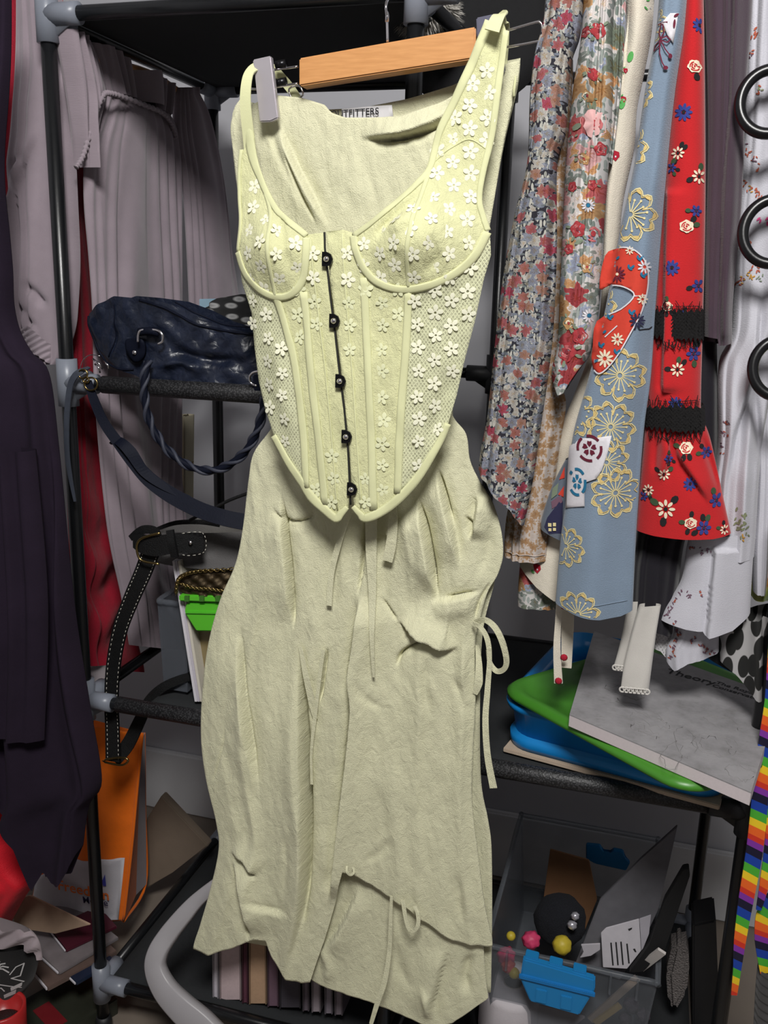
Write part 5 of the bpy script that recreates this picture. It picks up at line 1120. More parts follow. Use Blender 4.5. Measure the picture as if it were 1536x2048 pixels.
# kimono
M_kim = cloth('dusty_blue_crepe', (120, 136, 154), 700, 0, .05, .2, .95, .5)
km = thing('kimono', 'dusty blue kimono printed with gold cherry blossoms and a red swirl', 'kimono', py(1190, 1225, 1.04))
f5 = Patch([(1322, -60), (1312, 60), (1290, 180), (1268, 330), (1242, 450), (1206, 640), (1176, 760), (1146, 870), (1134, 980), (1121, 1080), (1111, 1200), (1108, 1240)], [(1378, -60), (1368, 60), (1348, 200), (1328, 400), (1312, 600), (1302, 750), (1288, 860), (1274, 1040), (1266, 1200), (1264, 1240)], 1.030, T=.022, belly=.6, bot=[(0, 1204), (.3, 1216), (.6, 1226), (.85, 1226), (1, 1220)], folds=lambda x, y, u: .006*np.sin(u*3.2+.5)+.003*np.sin(u*9+y/300.))
f5.build('body', M_kim, km, 60, 170)
add, done = printer(f5, km)
def blossom(x, y, r, rot=0.0):
    for i in range(5):
        a = rot+i*1.2566; out = []
        for da, q in ((-.62, .52), (-.56, .80), (-.40, .93), (-.26, 1.0), (-.13, .93), (0, .80), (.13, .93), (.26, 1.0), (.40, .93), (.56, .80), (.62, .52)): out.append((x+q*r*math.cos(a+da), y+q*r*math.sin(a+da)))
        add('goldl', strokes([out], r*.045))
        out2 = [(x+(px_-x)*.90, y+(py_-y)*.90) for px_, py_ in out]
        add('gold', strokes([out2], r*.03))
        for s_ in (-1, 1): add('gold', [[(x+q*r*math.cos(a+s_*da), y+q*r*math.sin(a+s_*da)) for da, q in ((.07, .82), (.15, .90), (.26, .96), (.38, .90), (.30, .83), (.17, .80))]])
    for i in range(16):
        a = rot+i*.3927; q = .50+.08*(i % 2); add('goldl', strokes([[(x+.10*r*math.cos(a), y+.10*r*math.sin(a)), (x+q*r*math.cos(a), y+q*r*math.sin(a))]], r*.04)); add('goldl', [ell(x+(q+.03)*r*math.cos(a), y+(q+.03)*r*math.sin(a), r*.05, r*.05, 0, 6)])
for x, y, r, ro in ((1262, 432, 54, .3), (1242, 746, 52, .1), (1224, 846, 50, .5), (1152, 824, 46, .2), (1233, 977, 50, .0), (1134, 1086, 40, .4), (1160, 1212, 44, .2), (1216, 915, 44, .8), (1246, 300, 52, .3), (1300, 60, 36, .1), (1268, 190, 40, .6), (1192, 610, 44, .3), (1215, 500, 30, .2)): blossom(x, y, r, ro); done('blossom_print')
ks = lambda x, y, e=0: f5.surf(np.array(x, float), np.array(y, float), e)
swirl = [(1199, 577), (1210, 512), (1234, 498), (1263, 499), (1285, 515), (1296, 539), (1296, 576), (1285, 620), (1263, 663), (1232, 715), (1201, 744), (1184, 724), (1186, 690), (1194, 642), (1244, 617), (1270, 590), (1249, 574), (1220, 571)]
fill('red_swirl_print', [swirl], ks, Mp['orange'], km, 8, .0024, .0004, 3)
add, done = printer(f5, km, .0034)
sw = smoothpts(swirl, 4, True).tolist(); add('white', strokes([sw[4:]+sw[:1]], 2.6)); add('white', strokes([[(1190, 690), (1212, 672), (1236, 650)]], 2.2)); add('white', strokes([[(1284, 622), (1293, 590), (1270, 592)]], 2)); done('swirl_outline')
add('maroon', petals(1236, 549, 17, 12, .12, .25)); done('swirl_flower'); add('cream', [ell(1236, 549, 3, 3)]); done('swirl_flower'); add('cream', petals(1212, 714, 18, 10, .14, .2, .3)); done('swirl_flower'); add('cream', petals(1237, 676, 13, 9, .15, .2)); done('swirl_flower'); add('cream', petals(1286, 598, 11, 8, .16, .2)); done('swirl_flower'); add('cream', petals(1261, 503, 9, 8, .16, .2)); done('swirl_flower'); add('white', petals(1201, 645, 15, 10, .14, .2)); done('swirl_flower'); add('white', petals(1290, 535, 14, 9, .14, .2)); done('swirl_flower'); add('navy', petals(1276, 640, 16, 10, .14, .2)); done('swirl_flower')
for x, y in ((1232, 520), (1214, 552), (1262, 538), (1287, 553), (1280, 520), (1264, 625), (1206, 665), (1203, 690), (1190, 722), (1221, 635), (1235, 702)): add('teal', [ell(x, y, 5.5, 2.8, .6), ell(x+5, y-3, 4.5, 2.5, -.7), ell(x-3, y-4, 4, 2.4, 1.5)]); done('swirl_leaf')
fill('white_patch_print', [[(1139, 892), (1164, 872), (1226, 863), (1218, 898), (1207, 930), (1196, 947), (1172, 957), (1173, 1002), (1132, 1013), (1136, 930)]], ks, Mp['white'], km, 8, .0026, .0004, sharp=True)
fill('white_patch_print', [[(1312, 58), (1340, 42), (1356, 40), (1346, 100), (1334, 84), (1327, 66)]], ks, Mp['white'], km, 8, .0026, .0004, sharp=True)
add, done = printer(f5, km, .0034)
def crest(x, y, r, k, sq=1):
    add(k, [[(x+sq*q*r*math.cos(a+da), y+q*r*math.sin(a+da)) for da, q in ((0, .12), (-.5, .42), (-.28, .62), (0, .55), (.28, .62), (.5, .42))] for a in [-1.57+i*1.2566 for i in range(5)]])
    for i in range(4):
        a = .3+i*1.5708; add(k, strokes([[(x+sq*r*math.cos(a+t), y+r*math.sin(a+t)) for t in np.linspace(-.5, .5, 6)]], r*.22))
crest(1182, 889, 24, 'maroon'); done('crest_print'); crest(1157, 957, 25, 'teal', .68); done('crest_print')
bw = [[(1316, 60), (1334, 60)], [(1322, 64), (1318, 80), (1321, 92), (1328, 80), (1325, 64)], [(1321, 93), (1332, 87), (1340, 93), (1334, 99), (1321, 95)], [(1321, 94), (1310, 102), (1308, 113), (1318, 106), (1321, 96)], [(1320, 96), (1319, 120), (1324, 138), (1330, 148)], [(1322, 97), (1330, 112), (1338, 122)]]
add('maroon', strokes(bw, 2.4)); add('maroon', [ell(1331, 148, 5, 4), ell(1340, 125, 4, 5), ell(1348, 62, 2.5, 9, .1), ell(1352, 45, 6, 2.5, -.6)])
done('bow_print')
tube('hem_stitching', ks(np.linspace(1190, 1255, 20), np.full(20, 1196.), .0006), .0006, M_kim, km, 5)
tube('thread', ks([1280, 1290, 1298, 1304], [658, 657, 657, 653], .001), .0005, Mp['black'], km, 5)
# patchwork sleeve end behind the kimono
pw_ = thing('patchwork_sleeve', 'dark multicoloured patchwork fabric peeking out left of the kimono hem', 'cloth', py(1110, 1085, 1.062))
PWp = Patch([(1133, 915), (1105, 970), (1085, 1030), (1082, 1060), (1090, 1100)], [(1150, 915), (1150, 1100)], 1.060, T=.010, top=[(0, 918), (1, 915)], bot=[(0, 1058), (.5, 1075), (1, 1092)]); PWp.build('body', cloth('slate_patch', (96, 104, 116), 700), pw_, 20, 40)
add, done = printer(PWp, pw_)
add('navy', [[(1096, 1032), (1120, 1000), (1128, 998), (1126, 1062), (1100, 1064), (1090, 1050)]]); add('plum', [[(1104, 1000), (1124, 985), (1127, 1000), (1106, 1014)]]); add('orange', [[(1120, 956), (1131, 930), (1131, 952)], [(1118, 985), (1130, 968), (1129, 990)]]); add('sage', [[(1106, 975), (1119, 962), (1116, 985), (1104, 995)]]); add('goldl', [[(1098, 1042), (1105, 1042), (1105, 1049), (1098, 1049)], [(1108, 1041), (1114, 1041), (1114, 1048), (1108, 1048)], [(1099, 1052), (1105, 1052), (1105, 1058), (1099, 1058)], [(1108, 1051), (1114, 1051), (1114, 1057), (1108, 1057)]])
done('patch_print')

# red dress with black lace
M_redc = cloth('scarlet_cotton', (182, 34, 38), 700, 0, .04, .2, .95, .4)
rdd = thing('red_floral_dress', 'scarlet dress with small flowers and black lace bands beside the kimono', 'dress', py(1370, 1066, 1.055))
RC = [crease([(1335, 855), (1340, 900), (1325, 960)], 6, .008, 'step', 24), crease([(1362, 865), (1352, 900), (1390, 960), (1420, 1010)], 6, .008, 'stepr', 28), crease([(1400, 860), (1420, 920), (1445, 990)], 7, .008, 'valley'), crease([(1316, 860), (1308, 950)], 8, .006, 'valley'), crease([(1330, 380), (1326, 600), (1322, 780)], 4, .010, 'stepr', 30, .02)]
f6 = Patch([(1366, -60), (1360, 60), (1342, 200), (1328, 380), (1311, 600), (1300, 690), (1296, 760), (1290, 850), (1281, 950), (1270, 1070)], [(1406, -60), (1409, 100), (1411, 400), (1406, 640), (1402, 790), (1404, 830), (1420, 875), (1437, 950), (1464, 1075)], 1.052, T=.024, belly=.55, bot=[(0, 1058), (.2, 1064), (.5, 1069), (.8, 1070), (1, 1066)], folds=lambda x, y, u: sum(c(x, y) for c in RC))
f6.build('body', M_redc, rdd, 60, 150)
add, done = printer(f6, rdd)
def leafs(x, y, r, seed):
    rr = np.random.RandomState(seed)
    for i in range(3): b = rr.uniform(0, 6.28); add('green' if i % 2 else 'black', [ell(x+r*1.35*math.cos(b), y+r*1.35*math.sin(b), r*.5, r*.36, b, 8)])
for i, (x, y, r, k) in enumerate(((1366, 233, 18, 'd'), (1398, 62, 15, 'd'), (1388, 143, 15, 'r'), (1355, 312, 13, 'c'), (1397, 357, 15, 'c'), (1372, 456, 15, 'r'), (1391, 425, 12, 'b'), (1343, 537, 16, 'd'), (1396, 572, 14, 'b'), (1334, 612, 11, 'r'), (1386, 705, 15, 'b'), (1354, 735, 14, 'c'), (1342, 340, 10, 'b'), (1350, 803, 15, 'd'), (1371, 888, 14, 'r'), (1412, 901, 12, 'b'), (1337, 909, 9, 'b'), (1328, 941, 12, 'c'), (1379, 960, 14, 'd'), (1297, 974, 11, 'c'), (1287, 988, 9, 'b'), (1432, 995, 15, 'b'), (1331, 1009, 19, 'c'), (1380, 1036, 13, 'r'), (1406, 1046, 15, 'b'), (1448, 1054, 10, 'c'), (1360, 628, 10, 'b'))):
    if k != 'd': leafs(x, y, r, i+3)
    if k == 'd': add('blue', petals(x, y, r, 9, .19, .22)); add('black', [ell(x, y, r*.2, r*.2)])
    if k == 'c': add('cream', petals(x, y, r, 8, .17, .32)); add('black', [ell(x, y, r*.22, r*.22)])
    if k == 'b': add('blue', petals(x, y, r, 6, .26, .25)); add('navy', [ell(x, y, r*.22, r*.22)])
    if k == 'r':
        add('cream', [[(x+r*.95*(1+.10*math.sin(6*t+i))*math.cos(t), y+r*.82*(1+.10*math.sin(6*t+i))*math.sin(t)) for t in np.linspace(0, 6.28, 20)[:-1]]])
        add('scarlet', strokes([[(x+q*r*math.cos(t), y+q*r*.85*math.sin(t)) for t in np.linspace(a0, a0+a1, 7)] for q, a0, a1 in ((.66, .4, 2.0), (.62, 3.0, 1.5), (.38, 1.6, 2.4), (.34, 4.6, 1.2))], r*.15)); add('scarlet', [ell(x, y, r*.14, r*.16)])
    done('flower_print')
M_blace = plain('black_crochet_lace', (24, 22, 23), .95, 0, .4, 250, 1, .003)
for (ty, by) in ((612, 682), (797, 862)):
    P6 = Patch([(1308 if ty < 700 else 1291, ty-30), (1298 if ty < 700 else 1288, by+30)], [(1409, ty-30), (1406 if ty < 700 else 1412, by+30)], 1.050, T=.027, belly=.55, top=[(i/24, ty+8+5*math.sin(i*2.4)+(12 if ty > 700 else 0)*abs(i/24-.5)) for i in range(25)], bot=[(i/24, by-6+7*math.sin(i*2.9)+(8 if ty < 700 else -10)*(-1 if ty < 700 else 1)*(.5-i/24)) for i in range(25)], folds=lambda x, y, u: .0015*np.sin(x*.9)*np.sin(y*.8)+.002)
    ln_ = P6.build('lace_band', M_blace, rdd, 60, 16)
    fr = []
    for i in range(26):
        x = 1314+i*3.6 if ty < 700 else 1298+i*4.1; y = by-4+3*math.sin(i*1.7); rr = np.random.RandomState(i); fr += strokes([[(x, y), (x+rr.uniform(-4, 4), y+8), (x+rr.uniform(-7, 7), y+rr.uniform(10, 20))]], 1.6)
        fr += strokes([[(x, ty+10), (x+rr.uniform(-5, 5), ty), (x+rr.uniform(-7, 7), ty-rr.uniform(2, 12)*(i % 3 == 0))]], 1.4)
    fan('lace_fringe', inside(f6, fr), lambda x, y, e: f6.surf(x, y, e), M_blace, ln_, .0035, kind='stuff')
bl = Patch([(1298, 560), (1286, 800), (1276, 1050), (1266, 1140), (1262, 1270)], [(1432, 560), (1436, 860), (1432, 950), (1400, 1050), (1372, 1075), (1358, 1160), (1348, 1235), (1344, 1290)], 1.092, T=.024, bot=[(0, 1214), (.3, 1228), (.6, 1252), (.85, 1262), (1, 1264)], folds=gather(2, .003, 95))
tag(bl.build('black_slip', cloth('black_viscose', (30, 28, 34), 900, 0, .06), None, 40, 100), 'plain black skirt lining hanging below the scarlet floral dress', 'skirt')
pm = thing('plum_trousers', 'plain dark plum garment hanging between the scarlet dress and white blouse', 'trousers', py(1435, 690, 1.06)); M_plum = cloth('dark_plum_knit', (70, 56, 66), 900, 0, .05)
f7 = Patch([(1404, -60), (1412, 100), (1415, 300), (1410, 500), (1408, 690)], [(1508, -60), (1502, 60), (1491, 200), (1484, 400), (1466, 600), (1464, 700)], 1.062, T=.022, bot=[(0, 672), (.45, 676), (.47, 690), (1, 686)], folds=lambda x, y, u: gather(1.4, .004, 97, .8, .02)(x, y, u)+crease([(1462, -20), (1455, 200), (1440, 420), (1438, 680)], 5, .008, 'stepr', 28, .02)(x, y)); f7.build('body', M_plum, pm, 50, 90)
f7b = Patch([(1396, -60), (1406, 100), (1406, 400), (1404, 680)], [(1436, -60), (1436, 200), (1428, 400), (1430, 690)], 1.078, T=.014, bot=[(0, 680), (1, 684)]); f7b.build('back_leg', M_plum, pm, 16, 50)

# white embroidered blouse
M_white = cloth('white_linen', (188, 187, 195), 800, 0, .03, .2, .95, .45)
wbz = thing('white_blouse', 'white linen garment embroidered with small autumn sprigs at the right edge', 'blouse', py(1420, 1335, 1.1))
WCs = [crease([(1520, 560), (1505, 740), (1470, 860), (1462, 960)], 8, .012, 'step', 34), crease([(1500, 745), (1512, 850), (1520, 950)], 8, .010, 'valley'), crease([(1490, 900), (1485, 1000), (1490, 1080)], 14, .006, 'ridge')]
f8 = Patch([(1498, -60), (1492, 100), (1484, 300), (1466, 480), (1462, 660), (1437, 730), (1436, 880), (1428, 960), (1424, 1060), (1420, 1110)], [(1640, -60), (1620, 300), (1590, 600), (1560, 700), (1530, 850), (1518, 960), (1512, 1060), (1508, 1110)], 1.085, T=.028, folds=lambda x, y, u: sum(c(x, y) for c in WCs)+gather(1.1, .004, 99)(x, y, u)); f8.build('body', M_white, wbz, 60, 130)
f8b = Patch([(1382, 1055), (1372, 1100), (1362, 1160), (1320, 1235), (1318, 1280)], [(1512, 1055), (1506, 1120), (1500, 1230), (1500, 1280)], 1.075, T=.022, top=[(0, 1072), (.3, 1066), (1, 1060)], bot=[(0, 1236), (.3, 1248), (.48, 1252), (.5, 1259), (.8, 1250), (1, 1226)], folds=lambda x, y, u: crease([(1425, 1085), (1418, 1160), (1410, 1262)], 4, .012, 'stepr', 40, .02)(x, y)); f8b.build('peplum', M_white, wbz, 50, 60)
f8c = Patch([(1352, 1225), (1346, 1270), (1332, 1300), (1336, 1345)], [(1442, 1225), (1438, 1270), (1437, 1345)], 1.09, T=.010, top=[(0, 1240), (1, 1240)], bot=[(0, 1322), (.12, 1338), (.4, 1322), (1, 1303)], folds=gather(1.2, .004, 3)); f8c.build('hem_corner', M_white, wbz, 30, 40)
f8d = Patch([(1500, 700), (1512, 900), (1510, 1000), (1504, 1100), (1506, 1190)], [(1545, 700), (1540, 900), (1538, 1100), (1530, 1190)], 1.098, T=.018, bot=[(0, 1180), (1, 1184)], folds=gather(1.5, .002, 103)); f8d.build('sleeve', M_white, wbz, 24, 70)
def sprig(add, x, y, s_, ks_, seed):
    rr = np.random.RandomState(seed)
    for i in range(6): a = rr.uniform(0, 6.28); q = rr.uniform(.2, 1)*s_; add(ks_[i % len(ks_)], [ell(x+q*math.cos(a), y+q*math.sin(a), s_*.38, s_*.16, rr.uniform(0, 3), 7)])
add, done = printer(f8, wbz)
for i, (x, y, s_, k_) in enumerate(((1505, 78, 13, ('rust',)), (1498, 115, 9, ('plum', 'rust')), (1511, 190, 10, ('rust', 'moss')), (1484, 293, 8, ('rust', 'plum')), (1492, 310, 8, ('rust',)), (1505, 325, 8, ('rust', 'plum')), (1511, 341, 8, ('rust',)), (1486, 372, 8, ('rust',)), (1496, 382, 8, ('ochre', 'rust')), (1508, 392, 10, ('rust',)), (1520, 402, 9, ('rust',)), (1475, 478, 11, ('ochre',)), (1474, 498, 12, ('ochre', 'moss')), (1488, 488, 9, ('rust',)), (1470, 568, 9, ('rust',)), (1482, 560, 8, ('rust', 'ochre')), (1494, 552, 9, ('ochre',)), (1506, 538, 10, ('rust',)), (1518, 527, 10, ('rust',)), (1522, 445, 13, ('magenta',)), (1502, 737, 9, ('rust',)), (1448, 836, 8, ('rust', 'plum')), (1444, 860, 9, ('rust', 'plum')), (1440, 884, 6, ('plum',)), (1438, 902, 7, ('rust',)), (1477, 1015, 13, ('moss',)), (1482, 1040, 14, ('moss',)), (1470, 1030, 10, ('moss',)), (1484, 1058, 10, ('moss', 'ochre')), (1515, 555, 8, ('sage',)))): sprig(add, x, y, s_, k_, i+20); done('sprig_embroidery')
add, done = printer(f8b, wbz)
for i, (x, y) in enumerate(((1382, 1092), (1400, 1094), (1416, 1092), (1402, 1175), (1375, 1180), (1358, 1178), (1348, 1196), (1340, 1212), (1334, 1226), (1350, 1238))): sprig(add, x, y, 7, ('plum', 'rust') if i % 3 == 0 else ('plum',), i+70); done('sprig_embroidery')
add, done = printer(f8c, wbz)
for i, (x, y) in enumerate(((1358, 1262), (1350, 1275), (1384, 1272), (1402, 1286), (1414, 1296), (1424, 1302), (1344, 1290), (1342, 1306), (1350, 1258))): sprig(add, x, y, 8, ('rust', 'plum'), i+90); done('sprig_embroidery')
# watercolour garment at the far right, lace slip, leaf print
def blotch(name, stops, scale):
    t = NT(name); n = t.noise(t.uv(), scale, 4, .6); t.base(t.ramp(n, stops)); t.set(Roughness=.9); return t.m
M_wat = blotch('green_yellow_watercolour_print', [(.3, lin((120, 140, 160))), (.42, lin((170, 180, 196))), (.5, lin((150, 164, 90))), (.58, lin((190, 190, 110))), (.66, lin((190, 120, 60))), (.75, lin((200, 196, 200)))], 16)
tag(Patch([(1512, 590), (1510, 700), (1506, 900), (1500, 1100), (1502, 1200)], [(1640, 590), (1640, 1200)], 1.115, T=.02, top=[(0, 612), (1, 590)], bot=[(0, 1190), (1, 1200)], folds=gather(3, .01, 107)).build('watercolour_dress', M_wat, None, 40, 70), 'green and yellow watercolour printed dress behind the black rings', 'dress')
M_offw = cloth('off_white_cotton', (196, 192, 186), 900, 0, .04)
lp = thing('lace_slip', 'off white cotton ties with lace edging hanging over the drawing pad', 'slip', py(1270, 1390, 1.07))
for (L, R, top, bot, Y) in (([(1256, 1200), (1246, 1260), (1234, 1310), (1222, 1350)], [(1312, 1200), (1300, 1260), (1285, 1330), (1262, 1350)], None, [(0, 1332), (.5, 1340), (1, 1344)], 1.078), ([(1278, 1210), (1262, 1270), (1248, 1330), (1240, 1390)], [(1322, 1210), (1312, 1270), (1304, 1330), (1296, 1390)], None, [(0, 1376), (.5, 1380), (1, 1384)], 1.062)):
    q = Patch(L, R, Y, bot=bot, T=.006, folds=lambda x, y, u: .002*np.sin(u*5+y/60.)); q.build('tie', M_offw, lp, 20, 40)
    xs = np.linspace(q.L(bot[0][1])+3, q.R(bot[-1][1])-3, 7); parts = []
    for i, x in enumerate(xs): c = py(x, bot[0][1]+3+i*.8, Y-.010); parts.append(tube_vf([c+.0032*np.array([math.cos(a), 0, math.sin(a)]) for a in np.linspace(0, 6.28, 11)[:-1]], .0011, 6, True))
    V, F_ = join(parts); mk('lace_edge', V, F_, M_offw, lp)
lq = Patch([(1306, 1255), (1308, 1310)], [(1345, 1255), (1340, 1320)], 1.098, T=.005, bot=[(0, 1296), (.4, 1300), (.7, 1312), (1, 1318)]); lq.build('lace_panel', lace_net('white_lace_net', (200, 198, 200), .4), lp, 14, 20)
def leafprint(name):
    t = NT(name); vo = t.new('ShaderNodeTexVoronoi'); vo.voronoi_dimensions = '2D'; vo.inputs['Scale'].default_value = 30; t.link(t.uv((2.5, 1, 1), .6), vo.inputs['Vector'])
    t.base(t.ramp(vo.outputs['Distance'], [(.0, lin((26, 26, 26))), (.42, lin((30, 30, 28))), (.46, lin((176, 174, 174)))], 'LINEAR')); t.set(Roughness=.9); return t.m
tag(Patch([(1436, 1215), (1440, 1300), (1444, 1420)], [(1640, 1200), (1640, 1480)], 1.10, T=.02, top=[(0, 1262), (.1, 1240), (.4, 1222), (1, 1200)], bot=[(0, 1322), (.16, 1343), (.33, 1380), (.5, 1386), (1, 1400)], folds=gather(3, .01, 111)).build('leaf_print_skirt', leafprint('black_leaf_print'), None, 40, 50), 'white skirt with large black leaf print below the white blouse', 'skirt')
tag(Patch([(1392, 1232), (1404, 1300), (1440, 1340)], [(1500, 1232), (1500, 1340)], 1.13, T=.02, bot=[(0, 1308), (.4, 1330), (1, 1350)]).build('jersey_shirt', cloth('black_jersey', (24, 24, 26), 900), None, 20, 24), 'black jersey cloth between the white hem corner and the leaf print skirt', 'cloth')
# rings
rg = thing('ring_hanger', 'three glossy black plastic rings in a column at the right edge', 'hanger', py(1545, 795, 1.02))
M_gloss = plain('glossy_black_plastic', (14, 14, 16), .3, 0, .05, 20, 0)
for cx, cy, r in ((1541, 203, 48), (1548, 463, 50), (1561, 736, 46)):
    c = py(cx, cy, 1.02); rr = r*.00058; tube('ring', [c+np.array([rr*math.cos(a), .006*math.sin(a*1.0), 1.08*rr*math.sin(a)]) for a in np.linspace(0, 2*math.pi, 49)[:-1]], .0056, M_gloss, rg, 14, True)
tube('cord', [py(1560, y, 1.03) for y in (-60, 150, 255, 415, 512, 690, 782)], .002, M_gloss, rg, 8)

# ================================================================== right bay, lower shelf
M_blue = plain('translucent_blue_plastic', (24, 132, 206), .28, 0, .06, 15, .06, trans=.15)
M_lid = plain('leaf_green_plastic', (64, 126, 38), .36, 0, .05, 15, .06)
def rrect(cx, cy, sx, sy, r, rot, z, n=6):
    out = []
    for (qx, qy, a0) in ((1, 1, 0), (-1, 1, 90), (-1, -1, 180), (1, -1, 270)):
        for k in range(n+1):
            a = math.radians(a0+90*k/n); x = qx*(sx/2-r)+r*math.cos(a); y = qy*(sy/2-r)+r*math.sin(a); out.append((cx+x*math.cos(rot)-y*math.sin(rot), cy+x*math.sin(rot)+y*math.cos(rot), z))
    return out
def loft(name, rings, m, parent=None, capb=True, capt=False):
    n = len(rings[0]); V = [p for r in rings for p in r]; F_ = []
    for i in range(len(rings)-1):
        for k in range(n): l = (k+1) % n; F_.append((i*n+k, i*n+l, (i+1)*n+l, (i+1)*n+k))
    if capb: F_.append(tuple(range(n))[::-1])
    if capt: F_.append(tuple((len(rings)-1)*n+k for k in range(n)))
    return mk(name, V, F_, m, parent)
A = pz(1030, 1488, .612); B = pz(1415, 1590, .612); dv = B-A; rot = math.atan2(dv[1], dv[0]); sx = np.linalg.norm(dv)+.03; sy = .30
cc = (A+B)/2+np.array([-math.sin(rot), math.cos(rot), 0])*sy/2
tub = thing('blue_tub', 'blue plastic storage tub under the green lid on the right shelf', 'tub', (cc[0], cc[1], .606))
box('cardboard_sheet', (cc[0]-sx/2+.0, cc[1]-sy/2-.004, .598), (cc[0]+sx/2, cc[1]+sy/2, .6045), plain('buff_card', (176, 158, 140), .85), None, .001, rot=rot)
tag(bpy.data.objects['cardboard_sheet'], 'buff cardboard sheet lying under the blue tub', 'cardboard')
loft('body', [rrect(cc[0], cc[1], sx, sy, .035, rot, .606), rrect(cc[0], cc[1], sx+.004, sy+.004, .036, rot, .612), rrect(cc[0], cc[1], sx+.005, sy+.005, .036, rot, .622), rrect(cc[0], cc[1], sx-.008, sy-.008, .032, rot, .625), rrect(cc[0], cc[1], sx-.002, sy-.002, .034, rot, .655), rrect(cc[0], cc[1], sx+.014, sy+.014, .038, rot, .66), rrect(cc[0], cc[1], sx+.018, sy+.018, .038, rot, .668), rrect(cc[0], cc[1], sx+.006, sy+.006, .036, rot, .67), rrect(cc[0], cc[1], sx-.008, sy-.008, .034, rot, .62)], M_blue, tub, True, True)
# the lid rests askew across the tub; A_ left front corner, B_ right front corner, D_ left back
A_ = pz(996, 1372, .684); B_ = pz(1384, 1584, .684); D_ = pz(1180, 1232, .684)
lex = B_-A_; lw = np.linalg.norm(lex); lex /= lw; ley = D_-A_; ley -= lex*np.dot(lex, ley); ll = np.linalg.norm(ley); ley /= ll; lez = np.cross(lex, ley)
def LP(u, v, h=0): return A_+lex*u+ley*v+lez*h
def onlid(x, y, h=0):
    d = ray(np.array(float(x)), np.array(float(y))); o_ = A_+lez*h; t = np.dot(o_-CAM, lez)/np.dot(d, lez); return CAM+d*t
lid = thing('green_lid', 'leaf green plastic lid lying askew on the blue tub', 'lid', LP(lw/2, ll/2))
def lidring(inset, h, r=.04):
    out = []
    for (x, y, z) in rrect(lw/2, ll/2, lw-2*inset, ll-2*inset, r, 0, 0): out.append(LP(x, y, h))
    return out
loft('panel', [lidring(.0, -.009), lidring(-.003, -.006), lidring(-.003, -.002), lidring(.002, .003), lidring(.012, .003), lidring(.018, -.004), lidring(.05, -.0045)], M_lid, lid, True, True)
pad = thing('drawing_pad', 'large grey drawing pad with faint pencil marks and printed text on the green lid', 'drawing pad', onlid(1330, 1450, .004))
q = [(1188, 1263), (1560, 1395), (1502, 1586), (1139, 1430)]
T0 = [onlid(x, y, .0185) for x, y in q]; T1 = [p-lez*.0145 for p in T0]
t = NT('grey_sketch_paper'); _n = t.noise(t.obj(), 22, 6, .7); _n2 = t.noise(t.obj((1, 3, 1)), 60, 5, .7)
sm = t.ramp(_n, [(.40, lin((140, 138, 140))), (.58, lin((126, 124, 126))), (.70, lin((112, 110, 110)))]); sk2 = t.ramp(_n2, [(.58, (1, 1, 1)), (.66, (.82, .82, .80))]); t.base(t.mix(1.0, sm, sk2, 'MULTIPLY')); t.set(Roughness=.8); M_sketch = t.m
def slab(name, a, b, m, parent, mside=None):
    V = list(a)+list(b); F_ = [(0, 3, 2, 1), (4, 5, 6, 7)]+[(i, (i+1) % 4, (i+1) % 4+4, i+4) for i in range(4)]
    return mk(name, V, F_, m, parent, smooth=False)
slab('pages', [p-lez*.0006 for p in T0], T1, plain('pale_page_block', (196, 186, 188), .8, 0, .06, 400, .3), pad)
V0 = [p+lez*.0008 for p in T0]; slab('cover_sheet', V0, [p-lez*.0006 for p in T0], M_sketch, pad)
pex = onlid(1405, 1358)-onlid(1345, 1342); pey = onlid(1355, 1325)-onlid(1350, 1345)
Mtxt = plain('dark_grey_print', (36, 36, 38), .8)
text_obj('lettering', 'Theory', onlid(1330, 1344, .0198), pex, pey, .022, Mtxt, pad, .0)
pex2 = onlid(1510, 1392)-onlid(1430, 1368)
text_obj('lettering', 'The Royal\nConservatory', onlid(1430, 1366, .0198), pex2, pey, .0125, Mtxt, pad, .0)
lines = []
rr = np.random.RandomState(5)
for (cx, cy, a, b, ro) in ((1430, 1490, 46, 22, .2), (1430, 1492, 34, 14, .3), (1370, 1485, 30, 20, 1.2), (1445, 1445, 36, 10, .3), (1300, 1440, 40, 8, .35), (1280, 1420, 50, 6, .4), (1480, 1545, 30, 14, .3), (1345, 1510, 20, 26, .2), (1290, 1462, 30, 7, .4), (1250, 1385, 40, 7, .3)):
    n_ = 26; lines.append([(cx+a*math.cos(t_)*math.cos(ro)-b*math.sin(t_)*math.sin(ro)+rr.uniform(-5, 5), cy+a*math.cos(t_)*math.sin(ro)+b*math.sin(t_)*math.cos(ro)+rr.uniform(-4, 4)) for t_ in np.linspace(0, 5.9, n_)])
parts = []
for l in lines:
    P = [onlid(x, y, .0194) for x, y in l]; parts.append(tube_vf(P, .0003, 4))
V, F_ = join(parts); mk('pencil_marks', V, F_, plain('pencil_graphite', (128, 126, 126), .8), pad, kind='stuff')

